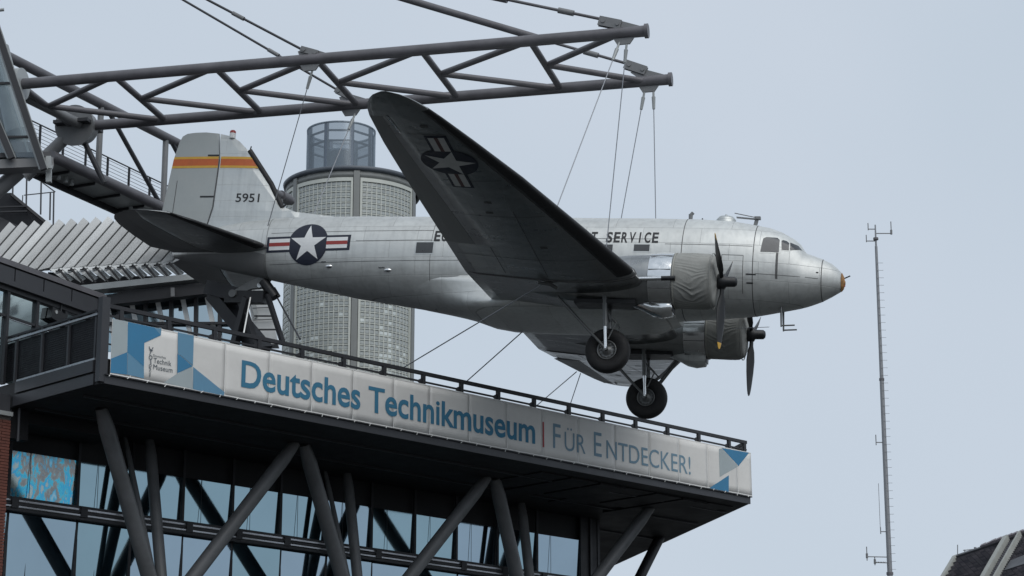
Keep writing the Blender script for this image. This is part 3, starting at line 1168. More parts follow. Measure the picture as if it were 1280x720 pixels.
# stair landing below it
lnd = thing("stair_landing", "dark roof-top stair landing with thin posts and handrail at left above the louvres", "landing", None, tuple(at(10, 285, 78)))
p = MB()
p.prism([at(-60, 242, 77.5), at(14, 241, 77.5), at(66, 287, 78), at(60, 300, 78), at(-60, 300, 77.5)], (0, 2.0, 0))
p.build("landing_slab", DARK2, lnd)
p = MB()
for ya in (260, 266):
    p.bar(at(-60, ya + 1, 77.4), at(34, ya - 2, 77.4), .08, .05)
p.bar(at(14, 243, 77.4), at(64, 284, 77.8), .1, .1)
p.build("edge_trim", DARK, lnd)
for xa, ya, yb in ((8, 226, 244), (16.5, 219, 244), (33.5, 216, 256), (51.5, 228, 268), (63, 241, 275), (67.3, 240, 282)):
    p = MB()
    p.bar(at(xa, ya, 77.6), at(xa - .7, yb, 77.6), .05, .05, (0, 1, 0))
    p.build("post", DARK2, lnd)
p = MB()
p.bar(at(38, 217, 77.6), at(69, 240, 77.6), .04, .04)
p.bar(at(30, 244, 77.6), at(68, 240, 77.6), .03, .03)
p.bar(at(28.5, 244, 77.6), at(28, 252, 77.6), .03, .03, (0, 1, 0))
p.build("handrail", DARK2, lnd)

# ------------------------------------------------------------------ boom that carries the aircraft
ZBM = 22.94
bm_ = thing("suspension_boom", "long horizontal steel tube boom with K bracing above the aircraft", "boom", MBOOM, (-14, 0, ZBM))
for sgn in (-1, 1):
    p = MB()
    b = 1.92 * sgn
    p.tube((-22.9 if sgn < 0 else -23.0, b, ZBM), (-4.78, b, ZBM), .155, 20)
    p.tube((-4.86, b, ZBM), (-4.76, b, ZBM), .20, 20)
    p.build("chord", STEEL, bm_)
stn = [-22.9, -20.0, -17.0, -14.05, -11.05, -8.0]
for i, a in enumerate(stn):
    p = MB()
    p.tube((a, -1.85, ZBM), (a, 1.85, ZBM), .095, 14)
    p.build("cross_member", STEEL, bm_)
    n = stn[i + 1] if i < 5 else -5.45
    for sgn in (-1, 1):
        p = MB()
        p.tube((a + .05, 0, ZBM), (n - .15, 1.85 * sgn, ZBM), .088, 14)
        p.build("diagonal", STEEL, bm_)
for sgn in (-1, 1):
    b = 1.92 * sgn
    for a in (-5.45, -14.25):
        s_ = -1 if a > -10 else 1
        p = MB()
        w = .03
        if a > -10:
            p.prism([(-4.95, b - w, ZBM + .14), (-5.75, b - w, ZBM + .14), (-5.95, b - w, ZBM + .30), (-5.55, b - w, ZBM + .36)], (0, 2 * w, 0))
        else:
            p.prism([(a + .5, b - w, ZBM + .14), (a - .3, b - w, ZBM + .14), (a - .34, b - w, ZBM + .26), (a, b - w, ZBM + .33)], (0, 2 * w, 0))
        p.build("lug_plate", STEEL2, bm_)
        p = MB()
        p.prism([(a - .28, b - w, ZBM - .13), (a + .32, b - w, ZBM - .13), (a + .18, b - w, ZBM - .33), (a - .16, b - w, ZBM - .33)], (0, 2 * w, 0))
        p.build("hanger_plate", STEEL2, bm_)
    # forked rod ends over the lug plates
    p = MB()
    if sgn < 0:
        e0, e1 = (-6.1, b, ZBM + .40), (-5.5, b, ZBM + .22)
        f0, f1 = (-14.5, b, ZBM + .32), (-14.0, b, ZBM + .14)
    else:
        e0, e1 = (-6.1, b, ZBM + .56), (-5.5, b, ZBM + .30)
        f0, f1 = (-14.7, b, ZBM + .50), (-14.2, b, ZBM + .2)
    for g0, g1, h_ in ((e0, e1, .26), (f0, f1, .17)):
        p = MB()
        p.bar((g0[0], b - .06, g0[2]), (g1[0], b - .06, g1[2]), .04, h_)
        p.bar((g0[0], b + .06, g0[2]), (g1[0], b + .06, g1[2]), .04, h_)
        for t_ in (.2, .85):
            a, z = g0[0] + (g1[0] - g0[0]) * t_, g0[2] + (g1[2] - g0[2]) * t_
            p.tube((a, b - .11, z), (a, b + .11, z), .055, 10)
        p.build("fork_end", STEEL2, bm_)
# root joints of the two chords
p = MB()
p.tube((-22.95, -1.92, ZBM), (-22.78, -1.92, ZBM), .46, 28)
p.build("joint_disc", LIGHTST, bm_)
p = MB()
C = V3((-22.75, 1.92, ZBM))
p.tube(C + V3((0, -.32, -.06)), C + V3((0, .34, .06)), .62, 30, .50)
p.build("joint_drum", STEEL2, bm_)
p = MB()
p.box((-23.3, 1.3, ZBM - .05), (-22.2, 2.5, ZBM + .05))
p.build("joint_plate", DARK, bm_)
p = MB()
p.tube((-23.0, 1.9, ZBM - .2), (-24.2, 1.5, ZBM - 1.6), .19, 16)
p.build("root_strut", STEEL2, bm_)
p = MB()
p.tube((-22.7, 1.95, ZBM - .2), (-22.0, 2.3, ZBM - 1.7), .085, 12)
p.build("root_strut", DARK2, bm_)
p = MB()
p.tube((-23.4, -1.9, ZBM), (-22.6, 1.6, ZBM - .02), .15, 16)
p.build("root_tube", STEEL2, bm_)
# tie rods up to the mast head beyond the top of the picture
tie_g = "tie rods holding up the boom"
for sgn, p0, m0, q0, lab in ((-1, (-5.95, 23.36), (-8.3, 24.09), (-20, 27.72), "thick tie rod to the boom tip's nearer chord, uppermost of the stays"),
                             (1, (-6.0, 23.50), (-7.45, 24.05), (-20, 29.03), "thick tie rod crossing behind the nearer chord to the boom tip's farther chord")):
    t = thing("tie_rod", lab, "tie rod", MBOOM, (p0[0], 1.92 * sgn, p0[1]), tie_g)
    b = 1.92 * sgn
    P = lambda q: V3((q[0], b, q[1]))
    dv = (P(q0) - P(m0)) / np.linalg.norm(P(q0) - P(m0))
    thick0 = P(m0) + dv * (.35 if sgn < 0 else .9)
    x = MB()
    x.tube(P(p0), thick0, .042, 10)
    x.build("thin_rod", STEEL, t)
    x = MB()
    x.tube(thick0, P(q0), .105, 14)
    x.build("thick_rod", STEEL, t)
    x = MB()
    mid = P(p0) + (P(m0) - P(p0)) * (.45 if sgn < 0 else .75)
    d1 = (P(m0) - P(p0)) / np.linalg.norm(P(m0) - P(p0))
    x.tube(mid - d1 * .22, mid + d1 * .22, .082, 12)
    x.build("turnbuckle", STEEL2, t)
for sgn, p0, q0, mk, lab in ((-1, (-14.5, 23.27), (-24, 29.1), .27, "slim stay rod running from the top edge to the boom's nearer chord"),
                             (1, (-14.7, 23.47), (-26, 31.0), .22, "slim stay rod running from the top edge to the boom's farther chord")):
    t = thing("tie_rod", lab, "tie rod", MBOOM, (p0[0], 1.92 * sgn, p0[1]), tie_g)
    b = 1.92 * sgn
    P0, Q0 = V3((p0[0], b, p0[1])), V3((q0[0], b, q0[1]))
    x = MB()
    x.tube(P0, Q0, .036, 10)
    x.build("rod", DARK2, t)
    x = MB()
    d1 = (Q0 - P0) / np.linalg.norm(Q0 - P0)
    mm = P0 + d1 * (2.2 if sgn < 0 else 2.35)
    x.tube(mm - d1 * .2, mm + d1 * .2, .06, 12)
    x.build("turnbuckle", STEEL2, t)

# ------------------------------------------------------------------ aircraft
ac = thing("transport_aircraft", "silver twin-engined propeller transport aircraft hanging from the boom", "aircraft", MAC, (-6, 0, -1.2))
PROF = [  # x, top, bottom, half width
    (0.03, -.02, -.10, .03), (0.0, .10, -.22, .14), (-.06, .22, -.30, .22), (-.16, .33, -.36, .31), (-.31, .45, -.45, .42), (-.56, .575, -.58, .56), (-.80, .66, -.67, .66),
    (-.97, .715, -.725, .73), (-1.04, .80, -.745, .75), (-1.14, .96, -.775, .785), (-1.3, 1.10, -.81, .83), (-1.65, 1.30, -.88, .93), (-1.95, 1.41, -.94, 1.0),
    (-2.28, 1.475, -1.0, 1.07), (-2.93, 1.585, -1.06, 1.14), (-3.86, 1.64, -1.14, 1.2), (-5, 1.655, -1.22, 1.235), (-7, 1.66, -1.28, 1.24), (-9, 1.665, -1.28, 1.24),
    (-10.2, 1.665, -1.15, 1.22), (-11.6, 1.665, -.94, 1.15), (-13.3, 1.665, -.69, 1.0), (-14.6, 1.655, -.45, .82), (-15.4, 1.63, -.30, .70), (-16, 1.59, -.18, .60), (-16.8, 1.50, -.02, .46), (-17.5, 1.37, .13, .35), (-18.3, 1.06, .30, .21), (-18.9, .70, .44, .07)]
PA = np.array(PROF)[::-1]


def sect(x):
    t, b, w = (np.interp(x, PA[:, 0], PA[:, i]) for i in (1, 2, 3))
    zm = (t + b) / 2
    return zm, (t - b) / 2 / 1.02, w


def ysk(x, z):
    zm, hh, w = sect(x)
    s_ = min(.995, abs((z - zm) / hh))
    return w * (1 - s_ ** 2.1) ** (1 / 2.1)


def fring(x, n=56, grow=0.0):
    zm, hh, w = sect(x)
    e = 2 / 2.1
    r = []
    for k in range(n):
        a = 2 * math.pi * k / n
        c, s_ = math.cos(a), math.sin(a)
        r.append((x, (w + grow) * math.copysign(abs(c) ** e, c), zm + (hh + grow) * math.copysign(abs(s_) ** e, s_)))
    return r


xs = sorted(set([p[0] for p in PROF] + [-x * .45 for x in range(6, 41)]), reverse=True)
p = MB()
p.rings([fring(x) for x in xs])
fus = p.build("fuselage", ALU, ac)
# belly-to-wing fairing
p = MB()
rs = []
for x, ya, za, yt, zt, zb in ((-4.35, 1.02, -.62, 1.0, -.98, -1.15), (-5.0, 1.18, -.60, 1.45, -1.10, -1.29), (-6.5, 1.2, -.45, 1.7, -1.10, -1.34), (-8.0, 1.2, -.38, 1.75, -1.06, -1.33), (-9.1, 1.19, -.33, 1.62, -1.10, -1.29),
                              (-9.6, 1.18, -.3, 1.44, -1.07, -1.23), (-10.1, 1.15, -.28, 1.26, -.97, -1.13), (-10.7, 1.10, -.26, 1.05, -.85, -1.03), (-11.3, 1.0, -.26, .8, -.75, -.95), (-11.9, .9, -.2, .5, -.72, -.80)):
    half = [(0, zb), (yt * .55, zb + .005), (yt * .85, zb + (zt - zb) * .35), (yt, zt)]
    for t in (.25, .5, .75, 1.0):
        q = t ** .62
        half.append((yt + (ya - yt) * (1 - (1 - q) ** 1.9), zt + (za - zt) * t))
    bl = np.interp(x, [-11.9, -10.1, -9.6], [0, .62, 1])
    half = [(y * bl + (1 - bl) * min(y + 9, max(0, ysk(x, z) - .015)) if y > 0 else 0, z) for y, z in half]
    full = [(y, z) for y, z in half] + [(-y, z) for y, z in half[:0:-1]]
    rs.append([(x, y, z) for y, z in full])
p.rings(rs)
p.build("wing_fairing", ALU, ac)


def skin(name, v, f, m_, lift=.006, side=-1, parent=None, label=None, grid=.1):
    vv, ff = cut2d(v, f, .3 if grid > .05 else .06, grid)
    q = MB()
    q.add([(x, side * (ysk(x, z) + lift), z) for x, z in vv], ff)
    o = q.build(name, m_, parent or ac)
    if label:
        o["label"] = label
    return o


def shift(vf, dx, dz, k=1.0):
    v, f = vf
    return [(a * k + dx, b * k + dz) for a, b in v], f


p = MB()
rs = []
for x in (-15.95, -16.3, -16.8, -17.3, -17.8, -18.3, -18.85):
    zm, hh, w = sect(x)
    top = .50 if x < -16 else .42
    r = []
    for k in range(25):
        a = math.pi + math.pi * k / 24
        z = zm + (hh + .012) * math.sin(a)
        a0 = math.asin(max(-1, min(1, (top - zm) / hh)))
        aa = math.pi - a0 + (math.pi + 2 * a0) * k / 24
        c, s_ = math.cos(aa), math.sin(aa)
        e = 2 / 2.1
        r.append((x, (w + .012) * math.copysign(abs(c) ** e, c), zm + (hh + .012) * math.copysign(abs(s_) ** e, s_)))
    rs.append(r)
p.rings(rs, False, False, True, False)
p.build("tail_cone_shade", FABRICD, ac)  # added dark shell: the tailplane's shade on the tail cone, put in as colour

# star and bars on both flanks
for side in (-1, 1):
    IX, IZ = -14.63, .66
    ins = skin("fuselage_insignia", *shift(rect2d(-1.27, -.225, 1.27, .225), IX, IZ), NAVY, .006, side)
    skin("insignia_disc", *shift(disc2d(.60), IX, IZ), NAVY, .010, side, ins)
    for a, b in ((-1.19, -.56), (.56, 1.19)):
        skin("white_bar", *rect2d(IX + a, IZ - .16, IX + b, IZ + .16), WHITEP, .011, side, ins)
        skin("red_stripe", *rect2d(IX + a, IZ - .052, IX + b, IZ + .052), REDP, .015, side, ins)
    skin("white_star", *shift(star2d(.555), IX, IZ), WHITEP, .016, side, ins)
# lettering along the cabin
adv = 6.19 / 30
for k_, ch in enumerate("EUROPEAN AIR TRANSPORT SERVICE"):
    if ch == " ":
        continue
    w0 = .042 if ch == "I" else   .168
    v, f = text2d(ch, .31, w0, .026)
    skin("fuselage_letter", [(x - 10.96 + adv * (k_ + .5) - w0 / 2, z + .675) for x, z in v], f, BLACKP, .007)
# cabin windows
for x0, x1, z0, z1 in [(-11.42, -10.94, .32, .63)] + [(-10.36 + 1.08 * k, -9.94 + 1.08 * k, .40, .60) for k in range(4)] + [(-6.42, -5.99, .40, .60), (-5.42, -5.0, .42, .61)]:
    for side in (-1, 1):
        wf = skin("window_rim", *rect2d(x0 - .03, z0 - .03, x1 + .03, z1 + .03), ALU_T, .005, side)
        w_ = skin("cabin_window", *rect2d(x0, z0, x1, z1), WINDOWG, .009, side, wf)
# cockpit glazing
for side in (-1, 1):
    for nm, pts in (("cockpit_window", [(-2.09, .50), (-2.05, .90), (-1.98, .95), (-1.70, .965), (-1.63, .90), (-1.62, .52)]),
                    ("quarter_window", [(-1.55, .60), (-1.585, .88), (-1.55, .915), (-1.46, .90), (-1.39, .84), (-1.375, .61)]),
                    ("windscreen", [(-1.335, .62), (-1.365, .865), (-1.17, .81), (-1.06, .70)])):
        c = np.mean(pts, axis=0)
        kk = 1.04 if nm == 'windscreen' else 1.15
        big = [((a - c[0]) * kk + c[0], (b - c[1]) * kk + c[1]) for a, b in pts]
        fr = skin(nm + "_frame", big, [list(range(len(big)))], SEAM if nm == "windscreen" else ALU, .004, side)
        skin(nm, pts, [list(range(len(pts)))], WINDOW, .012, side, fr, None, .03)
def ring_seam(x, w=.012, full=True, m_=SEAM):
    q = MB()
    rs = [fring(x + d, 56, .003) for d in (-w, w)]
    q.rings(rs, False, False, True)
    q.build("panel_seam", m_, ac)


for x in (-.53, -2.27, -4.15, -9.15, -11.0, -15.93):
    ring_seam(x, .011 if x > -9 else .007)
for x in (-1.66,):
    skin("panel_seam", *rect2d(x - .03, -.2, x + .03, .5), SEAM, .004, -1)
for z, x0, x1 in ((.70, -9.1, -6.9), (.64, -4.6, -2.3), (.78, -9.2, -4.9), (.12, -15.8, -9.6), (1.0, -15.8, -11), (.30, -4.1, -2.6), (.70, -13.2, -11.0), (-.10, -2.2, -.6)):
    skin("panel_seam", *rect2d(x0, z - .006, x1, z + .006), SEAM, .004, -1)
# forward door outline and small slots
dr = MB()
d1 = skin("crew_door", *rect2d(-3.08, -.55, -2.52, .37), ALU, .005, -1)
for a in (rect2d(-3.08, .36, -2.52, .375), rect2d(-2.53, -.6, -2.515, .37), rect2d(-3.085, -.6, -3.07, .37)):
    skin("door_gap", *a, SEAM, .008, -1, d1)
for x0, x1, z in ((-2.44, -2.18, -.13), (-2.42, -2.25, -.35), (-.66, -.60, .06), (-14.2, -14.05, .13), (-12.48, -12.3, -.06)):
    skin("skin_slot", *rect2d(x0, z - .012, x1, z + .02), BLACKP if x0 > -10 else POLISH, .01, -1)
# static ports / fairings along the flank
for x, z in ((-13.95, .02), (-12.2, -.12)):
    q = MB()
    y = ysk(x, z)
    q.rings([[(x + dx, -(y + .04 * f * max(0, math.sin(a)) + .0), z + .05 * f * math.cos(a)) for a in [math.pi * k / 6 for k in range(7)]] for dx, f in ((-.12, .1), (-.05, 1), (.05, .9), (.1, .1))], False, False, True, False)
    q.build("flank_fairing", POLISH, ac)
# nose cap and probe
q = MB()
n = 24
rr = []
for x in (.04, .03, 0, -.03, -.055):
    zm, hh, w = sect(min(x, .03))
    k = .3 if x > .04 else 1
    rr.append([(x + .012, (w + .012) * k * math.cos(a), zm + (hh + .012) * k * math.sin(a)) for a in [2 * math.pi * j / n for j in range(n)]])
q.rings(rr)
q.build("nose_cap", mat("chipped_nose_paint", (0.30, 0.15, 0.045), .55, 0, .7, 7), ac)
q = MB()
q.tube((-.08, -.05, -.2), (.05, -.02, -.13), .07, 10, .02)
q.build("nose_mark", REDP, ac)
q = MB()
q.tube((.0, 0, .06), (.17, 0, .14), .018, 8)
q.build("nose_probe", BLACKP, ac)
# aerials on the roof
q = MB()
q.tube((-4.16, 0, 1.6), (-4.16, 0, 1.8), .05, 10, .06)
q.tube((-4.16, 0, 1.78), (-4.10, 0, 1.85), .05, 8)
q.build("roof_vent", STEEL2, ac)
q = MB()
q.tube((-3.84, 0, 1.55), (-3.84, 0, 1.69), .02, 8)
q.build("roof_stub", DARK, ac)
q = MB()
q.rings([[(-3.19 + r * math.cos(a), r * math.sin(a), z) for a in [2 * math.pi * k / 24 for k in range(24)]] for r, z in ((.27, 1.5), (.265, 1.64), (.2, 1.72), (.08, 1.75))])
q.tube((-3.2, 0, 1.74), (-3.2, 0, 1.80), .03, 8)
q.build("astrodome", ALU_T, ac)
q = MB()
q.bar((-2.42, 0, 1.42), (-2.36, 0, 1.72), .04, .1, (1, 0, 0))
for y in (-.18, .18):
    q.tube((-2.35, y * .3, 1.70), (-2.95, y, 1.79), .013, 6)
q.tube((-2.35, 0, 1.66), (-2.9, -.1, 1.68), .012, 6)
q.box((-2.43, -.07, 1.67), (-2.27, .07, 1.74))
q.build("roof_aerial", STEEL2, ac)
for y in (-.25, .25):
    q = MB()
    q.tube((-1.58, y, -.78), (-1.55, y, -1.33), .03, 8, .022)
    q.tube((-1.55, y, -1.30), (-1.2, y, -1.28), .02, 8)
    q.build("pitot_mast", GEARM, ac)
q = MB()
q.tube((-1.9, 0, -1.28), (-2.9, 0, -1.34), .008, 5)
q.build("belly_wire", WIRE, ac)

# ---- wings
AF = [(0, 0), (.012, .022), (.03, .037), (.07, .058), (.14, .078), (.25, .092), (.38, .093), (.52, .081), (.66, .062), (.80, .039), (.92, .017), (1, .002)]
AFL = [(.012, -.016), (.03, -.025), (.07, -.036), (.14, -.046), (.25, -.053), (.38, -.053), (.52, -.046), (.66, -.034), (.80, -.021), (.92, -.010)]


def afoil(le, te, z, y, th=1.0, f0=0.0, f1=1.0, droop=0.0, grow=0.0):
    """closed section: upper surface aft, lower surface forward; cut between chord fractions f0 and f1"""
    c = le - te
    up = [q for q in AF if f0 - 1e-6 <= q[0] <= f1 + 1e-6]
    lo = [q for q in AFL if f0 - 1e-6 <= q[0] <= f1 + 1e-6]
    ev = lambda t, T: np.interp(t, [q[0] for q in T], [q[1] for q in T])
    full_l = [(0, 0)] + AFL + [(1, .002)]
    ups = sorted(set([f0] + [q[0] for q in up] + [f1]))
    pts = [(t, ev(t, AF)) for t in ups] + [(t, ev(t, full_l)) for t in ups[::-1] if t not in (0, 1)]
    r = []
    for t, h in pts:
        x = le - t * c
        zz = z + h * c * th + (grow if h >= 0 else -grow) - max(0, t - .76) * c * droop
        r.append((x + (grow if t < .02 else 0), y, zz))
    return r


DZ = .1161
zl = lambda y: -1.02 + (abs(y) - 4.25) * DZ
LEt = [(4.25, -4.70), (7, -5.47), (10.6, -6.50), (12.7, -7.25), (13.3, -7.46), (13.8, -7.66), (14.2, -7.88), (14.45, -8.10), (14.58, -8.34)]
TEt = [(4.25, -9.12), (10.6, -9.13), (12.7, -9.10), (13.3, -9.06), (13.8, -8.98), (14.2, -8.84), (14.45, -8.66), (14.58, -8.44)]
LEf = lambda y: np.interp(abs(y), *zip(*LEt))
TEf = lambda y: np.interp(abs(y), *zip(*TEt))
thk = lambda y: np.interp(abs(y), [4.25, 13, 14.2, 14.58], [.98, .85, .7, .25])
p = MB()
p.rings([afoil(-4.72, -9.12, -1.02, y, .98) for y in (-4.25, -2, 0, 2, 4.25)], smooth=True)
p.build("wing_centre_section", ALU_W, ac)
for s_ in (-1, 1):
    ow = MB()
    HG = .80
    ow.rings([afoil(LEf(y), TEf(y), zl(y), y * s_, thk(y)) for y in (4.27, 5.2, 6.28)])
    ow.rings([afoil(LEf(y), TEf(y), zl(y), y * s_, thk(y), 0, HG) for y in (6.28, 8, 10, 12, 13.4)])
    ow.rings([afoil(LEf(y), TEf(y), zl(y), y * s_, thk(y)) for y in (13.4, 13.8, 14.05, 14.25, 14.42, 14.52, 14.58)])
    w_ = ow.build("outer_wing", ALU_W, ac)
    q = MB()
    q.rings([afoil(LEf(y), TEf(y), zl(y), y * s_, thk(y), HG + .003, 1, -.0 if s_ < 0 else .045) for y in (6.285, 8, 10, 12, 13.395)], smooth=False)
    q.build("aileron", FABRICD, ac)
    q = MB()
    rs = []
    for y in (4.45, 6, 8, 10, 12, 13.2, 13.7):
        f = afoil(LEf(y), TEf(y), zl(y), y * s_, thk(y), 0, .09 + .02 * (y > 9), 0, .006)
        rs.append(f)
    q.rings(rs)
    q.build("deicer_boot", RUBBER, ac)
    # joint cap between centre section and outer panel
    q = MB()
    a_, b_2 = afoil(-4.71, -9.12, -1.02, 4.22 * s_, .99, grow=.012), afoil(-4.71, -9.12, -1.02, 4.30 * s_, .99, grow=.012)
    q.rings([a_, b_2])
    q.build("joint_strip", SEAM, ac)
    # pale strip under the tip
    lowz = lambda x, y, d: zl(y) - np.interp((LEf(y) - x) / (LEf(y) - TEf(y)), [0] + [t[0] for t in AFL] + [1], [0] + [-t[1] for t in AFL] + [-.002]) * (LEf(y) - TEf(y)) * thk(y) - d

    def under(name, v, f, m_, d, par):
        vv, ff = cut2d(v, f, .15, .3)
        k = MB()
        k.add([(x, y * s_, lowz(x, y, d)) for x, y in vv], ff)
        return k.build(name, m_, par)
    under("edge_strip", [(-8.66, 13.45), (-8.60, 13.45), (-8.52, 12.62), (-8.57, 12.62)], [(0, 1, 2, 3)], POLISH if s_ < 0 else SEAM, .012, w_)
    if s_ < 0:
        X0, Y0 = -7.78, 11.17
        ins = under("wing_insignia", *rect2d(X0 - .26, Y0 - 1.36, X0 + .26, Y0 + 1.36), NAVY, .006, w_)
        under("insignia_disc", *shift(disc2d(.66), X0, Y0), NAVY, .010, ins)
        for a in ((-1.28, -.60), (.60, 1.28)):
            for b in ((-.19, -.045), (.045, .19)):
                under("white_bar", *rect2d(X0 + b[0], Y0 + a[0], X0 + b[1], Y0 + a[1]), WHITESH, .012, ins)
            under("red_stripe", *rect2d(X0 - .045, Y0 + a[0], X0 + .045, Y0 + a[1]), REDSH, .012, ins)
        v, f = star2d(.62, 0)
        under("white_star", *shift((v, f), X0, Y0), WHITESH, .016, ins)
    # access lines and covers below
    for y0, x0, x1 in ((5.6, -9, -5.4), (8.2, -8.2, -6.2), (10.2, -8.2, -6.8), (12.6, -8.4, -7.6)):
        under("panel_seam", *rect2d(x0, y0 - .008, x1, y0 + .008), SEAM, .005, w_)
    for x0, y0, y1 in ((-6.9, 4.5, 8.5), (-8.0, 4.5, 6.2)):
        under("panel_seam", *rect2d(x0 - .008, y0, x0 + .008, y1), SEAM, .005, w_)
    for x0, y0 in ((-7.4, 9.0), (-7.5, 8.4), (-7.9, 10.0), (-6.6, 6.4), (-7.9, 13.0)):
        under("access_cover", *rect2d(x0 - .09, y0 - .06, x0 + .09, y0 + .06), SEAM, .006, w_)

# ---- engines
for s_ in (-1, 1):
    E0 = V3((0, 2.82 * s_, -.81))
    circ = lambda x, r, zc=0, n=48, sy=1.0: [(x, E0[1] + r * sy * math.cos(2 * math.pi * k / n), E0[2] + zc + r * math.sin(2 * math.pi * k / n)) for k in range(n)]
    p = MB()
    p.rings([circ(x, r, zc, sy=sy) for x, r, zc, sy in ((-4.0, .66, 0, 1), (-4.55, .665, 0, 1), (-5.2, .66, -.02, .95), (-6, .60, -.05, .85), (-6.9, .47, -.06, .7), (-7.8, .30, -.04, .6), (-8.6, .10, -.02, .5))])
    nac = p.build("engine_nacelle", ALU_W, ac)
    p = MB()
    p.rings([circ(x, r) for x, r in ((-3.98, .70), (-4.28, .71), (-4.57, .685))], False, False)
    p.build("cowl_flap_ring", POLISH, nac)
    for k in range(9):
        a = rad(40 * k + 10)
        q = MB()
        d = V3((0, math.cos(a), math.sin(a)))
        q.bar(E0 + d * .712 + V3((-3.99, 0, 0)), E0 + d * .70 + V3((-4.56, 0, 0)), .015, .012, d)
        q.build("panel_seam", SEAM, nac)
    # canvas cover over the cowling, creased diagonally
    p = MB()
    nx, na = 44, 280
    rs = []
    for i in range(nx + 1):
        t = i / nx
        x = -3.97 + 1.02 * t
        ring = []
        for k in range(na):
            a = 2 * math.pi * k / na
            u_ = a * 34 + (17 + 9 * math.sin(2 * a + .7)) * abs(t - .58 - .12 * math.sin(3 * a) - .06 * math.sin(7 * a)) + 2.6 * math.sin(4 * a + 2 * t) + 1.3 * math.sin(9 * a - 3 * t)
            fold = (1 - abs(math.sin(u_ / 2)) ** .7) * 1.1 - .4 + .25 * math.sin(a * 11 + 4 * t)
            amp = .024 * math.sin(math.pi * min(1, t * 1.06)) ** .7 * max(.1, .55 + .35 * math.sin(3 * a + 1 + 3 * t) + .3 * math.sin(7 * a + 2 - 5 * t)) + .0015 if t < .95 else .002
            r = .700 + .012 * math.sin(math.pi * t) - .06 * max(0, t - .86) / .14 + amp * fold
            ring.append((x, E0[1] + r * math.cos(a), E0[2] + r * math.sin(a)))
        rs.append(ring)
    for x, r in ((-2.92, .58), (-2.90, .42), (-2.88, .2)):
        rs.append([(x + .006 * math.sin(9 * 2 * math.pi * k / na), E0[1] + r * math.cos(2 * math.pi * k / na), E0[2] + r * math.sin(2 * math.pi * k / na)) for k in range(na)])
    p.rings(rs)
    p.build("engine_cover", CANVAS, ac)
    for x in (-3.93, -2.99):
        q = MB()
        q.rings([circ(x + d, .712 + g_) for d, g_ in ((-.012, 0), (-.012, .012), (.012, .012), (.012, 0))], False, False)
        q.build("cover_strap", mat("strap", (0.36, 0.36, 0.32), .8) if x < -3.5 else CANVAS, nac)
    # oil cooler scoop under the nacelle
    p = MB()
    rs = []
    for x, w, zt, zb in ((-3.97, .22, -.48, -.86), (-4.0, .25, -.5, -.94), (-4.25, .26, -.5, -.98), (-4.5, .24, -.5, -.93), (-4.75, .18, -.5, -.80), (-5.1, .06, -.5, -.66)):
        rs.append([(x, E0[1] + w * cc, E0[2] + (zt if h else zb + (abs(cc) ** 3) * .12)) for cc, h in ((-1, 1), (-1, 0), (-.7, 0), (-.3, 0), (.3, 0), (.7, 0), (1, 0), (1, 1))])
    p.rings(rs, smooth=True)
    p.build("oil_cooler_scoop", POLISH if s_ < 0 else ALU, nac)
    p = MB()
    p.box((-3.972, E0[1] - .18, E0[2] - .84), (-3.955, E0[1] + .18, E0[2] - .62))
    p.build("scoop_mouth", BLACKP, nac)
    # air intake on top and exhaust stub
    p = MB()
    p.rings([[(x, E0[1] + .13 * math.cos(a) * f, E0[2] + .66 + .09 * math.sin(a) * f) for a in [2 * math.pi * k / 14 for k in range(14)]] for x, f in ((-4.0, 1), (-4.3, 1), (-4.8, .4))])
    p.build("air_intake", ALU, nac)
    p = MB()
    sy = -1 if s_ < 0 else 1
    p.tube((-5.4, E0[1] + .72 * sy, -.98), (-4.15, E0[1] + .72 * sy, -.93), .055, 12)
    p.build("exhaust_pipe", POLISH, nac)
    p = MB()
    p.tube((-4.2, E0[1] + .72 * sy, -.932), (-3.85, E0[1] + .72 * sy, -.92), .06, 12)
    p.build("exhaust_outlet", BLACKP, nac)
    # propeller
    pr = bpy.data.objects.new("propeller", None)
    COL.objects.link(pr)
    pr.parent = ac
    pr["_b"] = ac["_b"]
    hx = -2.76
    p = MB()
    hub = lambda x, r: [(x, E0[1] + r * math.cos(2 * math.pi * k / 24), E0[2] + r * math.sin(2 * math.pi * k / 24)) for k in range(24)]
    p.rings([hub(x, r) for x, r in ((-2.95, .12), (-2.86, .20), (-2.70, .20), (-2.66, .135), (-2.44, .13), (-2.39, .09), (-2.375, .03))])
    p.build("hub", BLACKP, pr)
    for k in range(3):
        a = rad((-90, 30, 150)[k] + (1.5 if s_ < 0 else -1))
        d = V3((0, math.cos(a), math.sin(a)))
        tn = V3((0, -math.sin(a), math.cos(a)))
        fx = V3((1, 0, 0))
        rs = []
        tip = []
        for r, w, th_, tw_ in ((.16, .055, .055, 60), (.34, .06, .05, 58), (.50, .11, .04, 52), (.75, .145, .03, 43), (1.1, .145, .022, 34), (1.4, .125, .016, 27), (1.58, .10, .012, 24), (1.70, .065, .010, 22), (1.745, .02, .006, 21)):
            tt = rad(tw_)
            cd = tn * math.cos(tt) + fx * math.sin(tt)
            nd = -tn * math.sin(tt) + fx * math.cos(tt)
            c = V3((hx, E0[1], E0[2])) + d * r
            ring = [c + cd * w * math.cos(b) + nd * th_ * math.sin(b) for b in [2 * math.pi * j / 14 for j in range(14)]]
            rs.append(ring)
        bl = MB()
        bl.rings(rs[:7])
        bo = bl.build("blade", BLACKP, pr)
        tp = MB()
        tp.rings(rs[6:])
        tp.build("blade_tip", YELLOW if s_ < 0 else BLACKP, pr)
    # main gear
    gr = bpy.data.objects.new("main_gear", None)
    COL.objects.link(gr)
    gr.parent = ac
    gr["_b"] = ac["_b"]
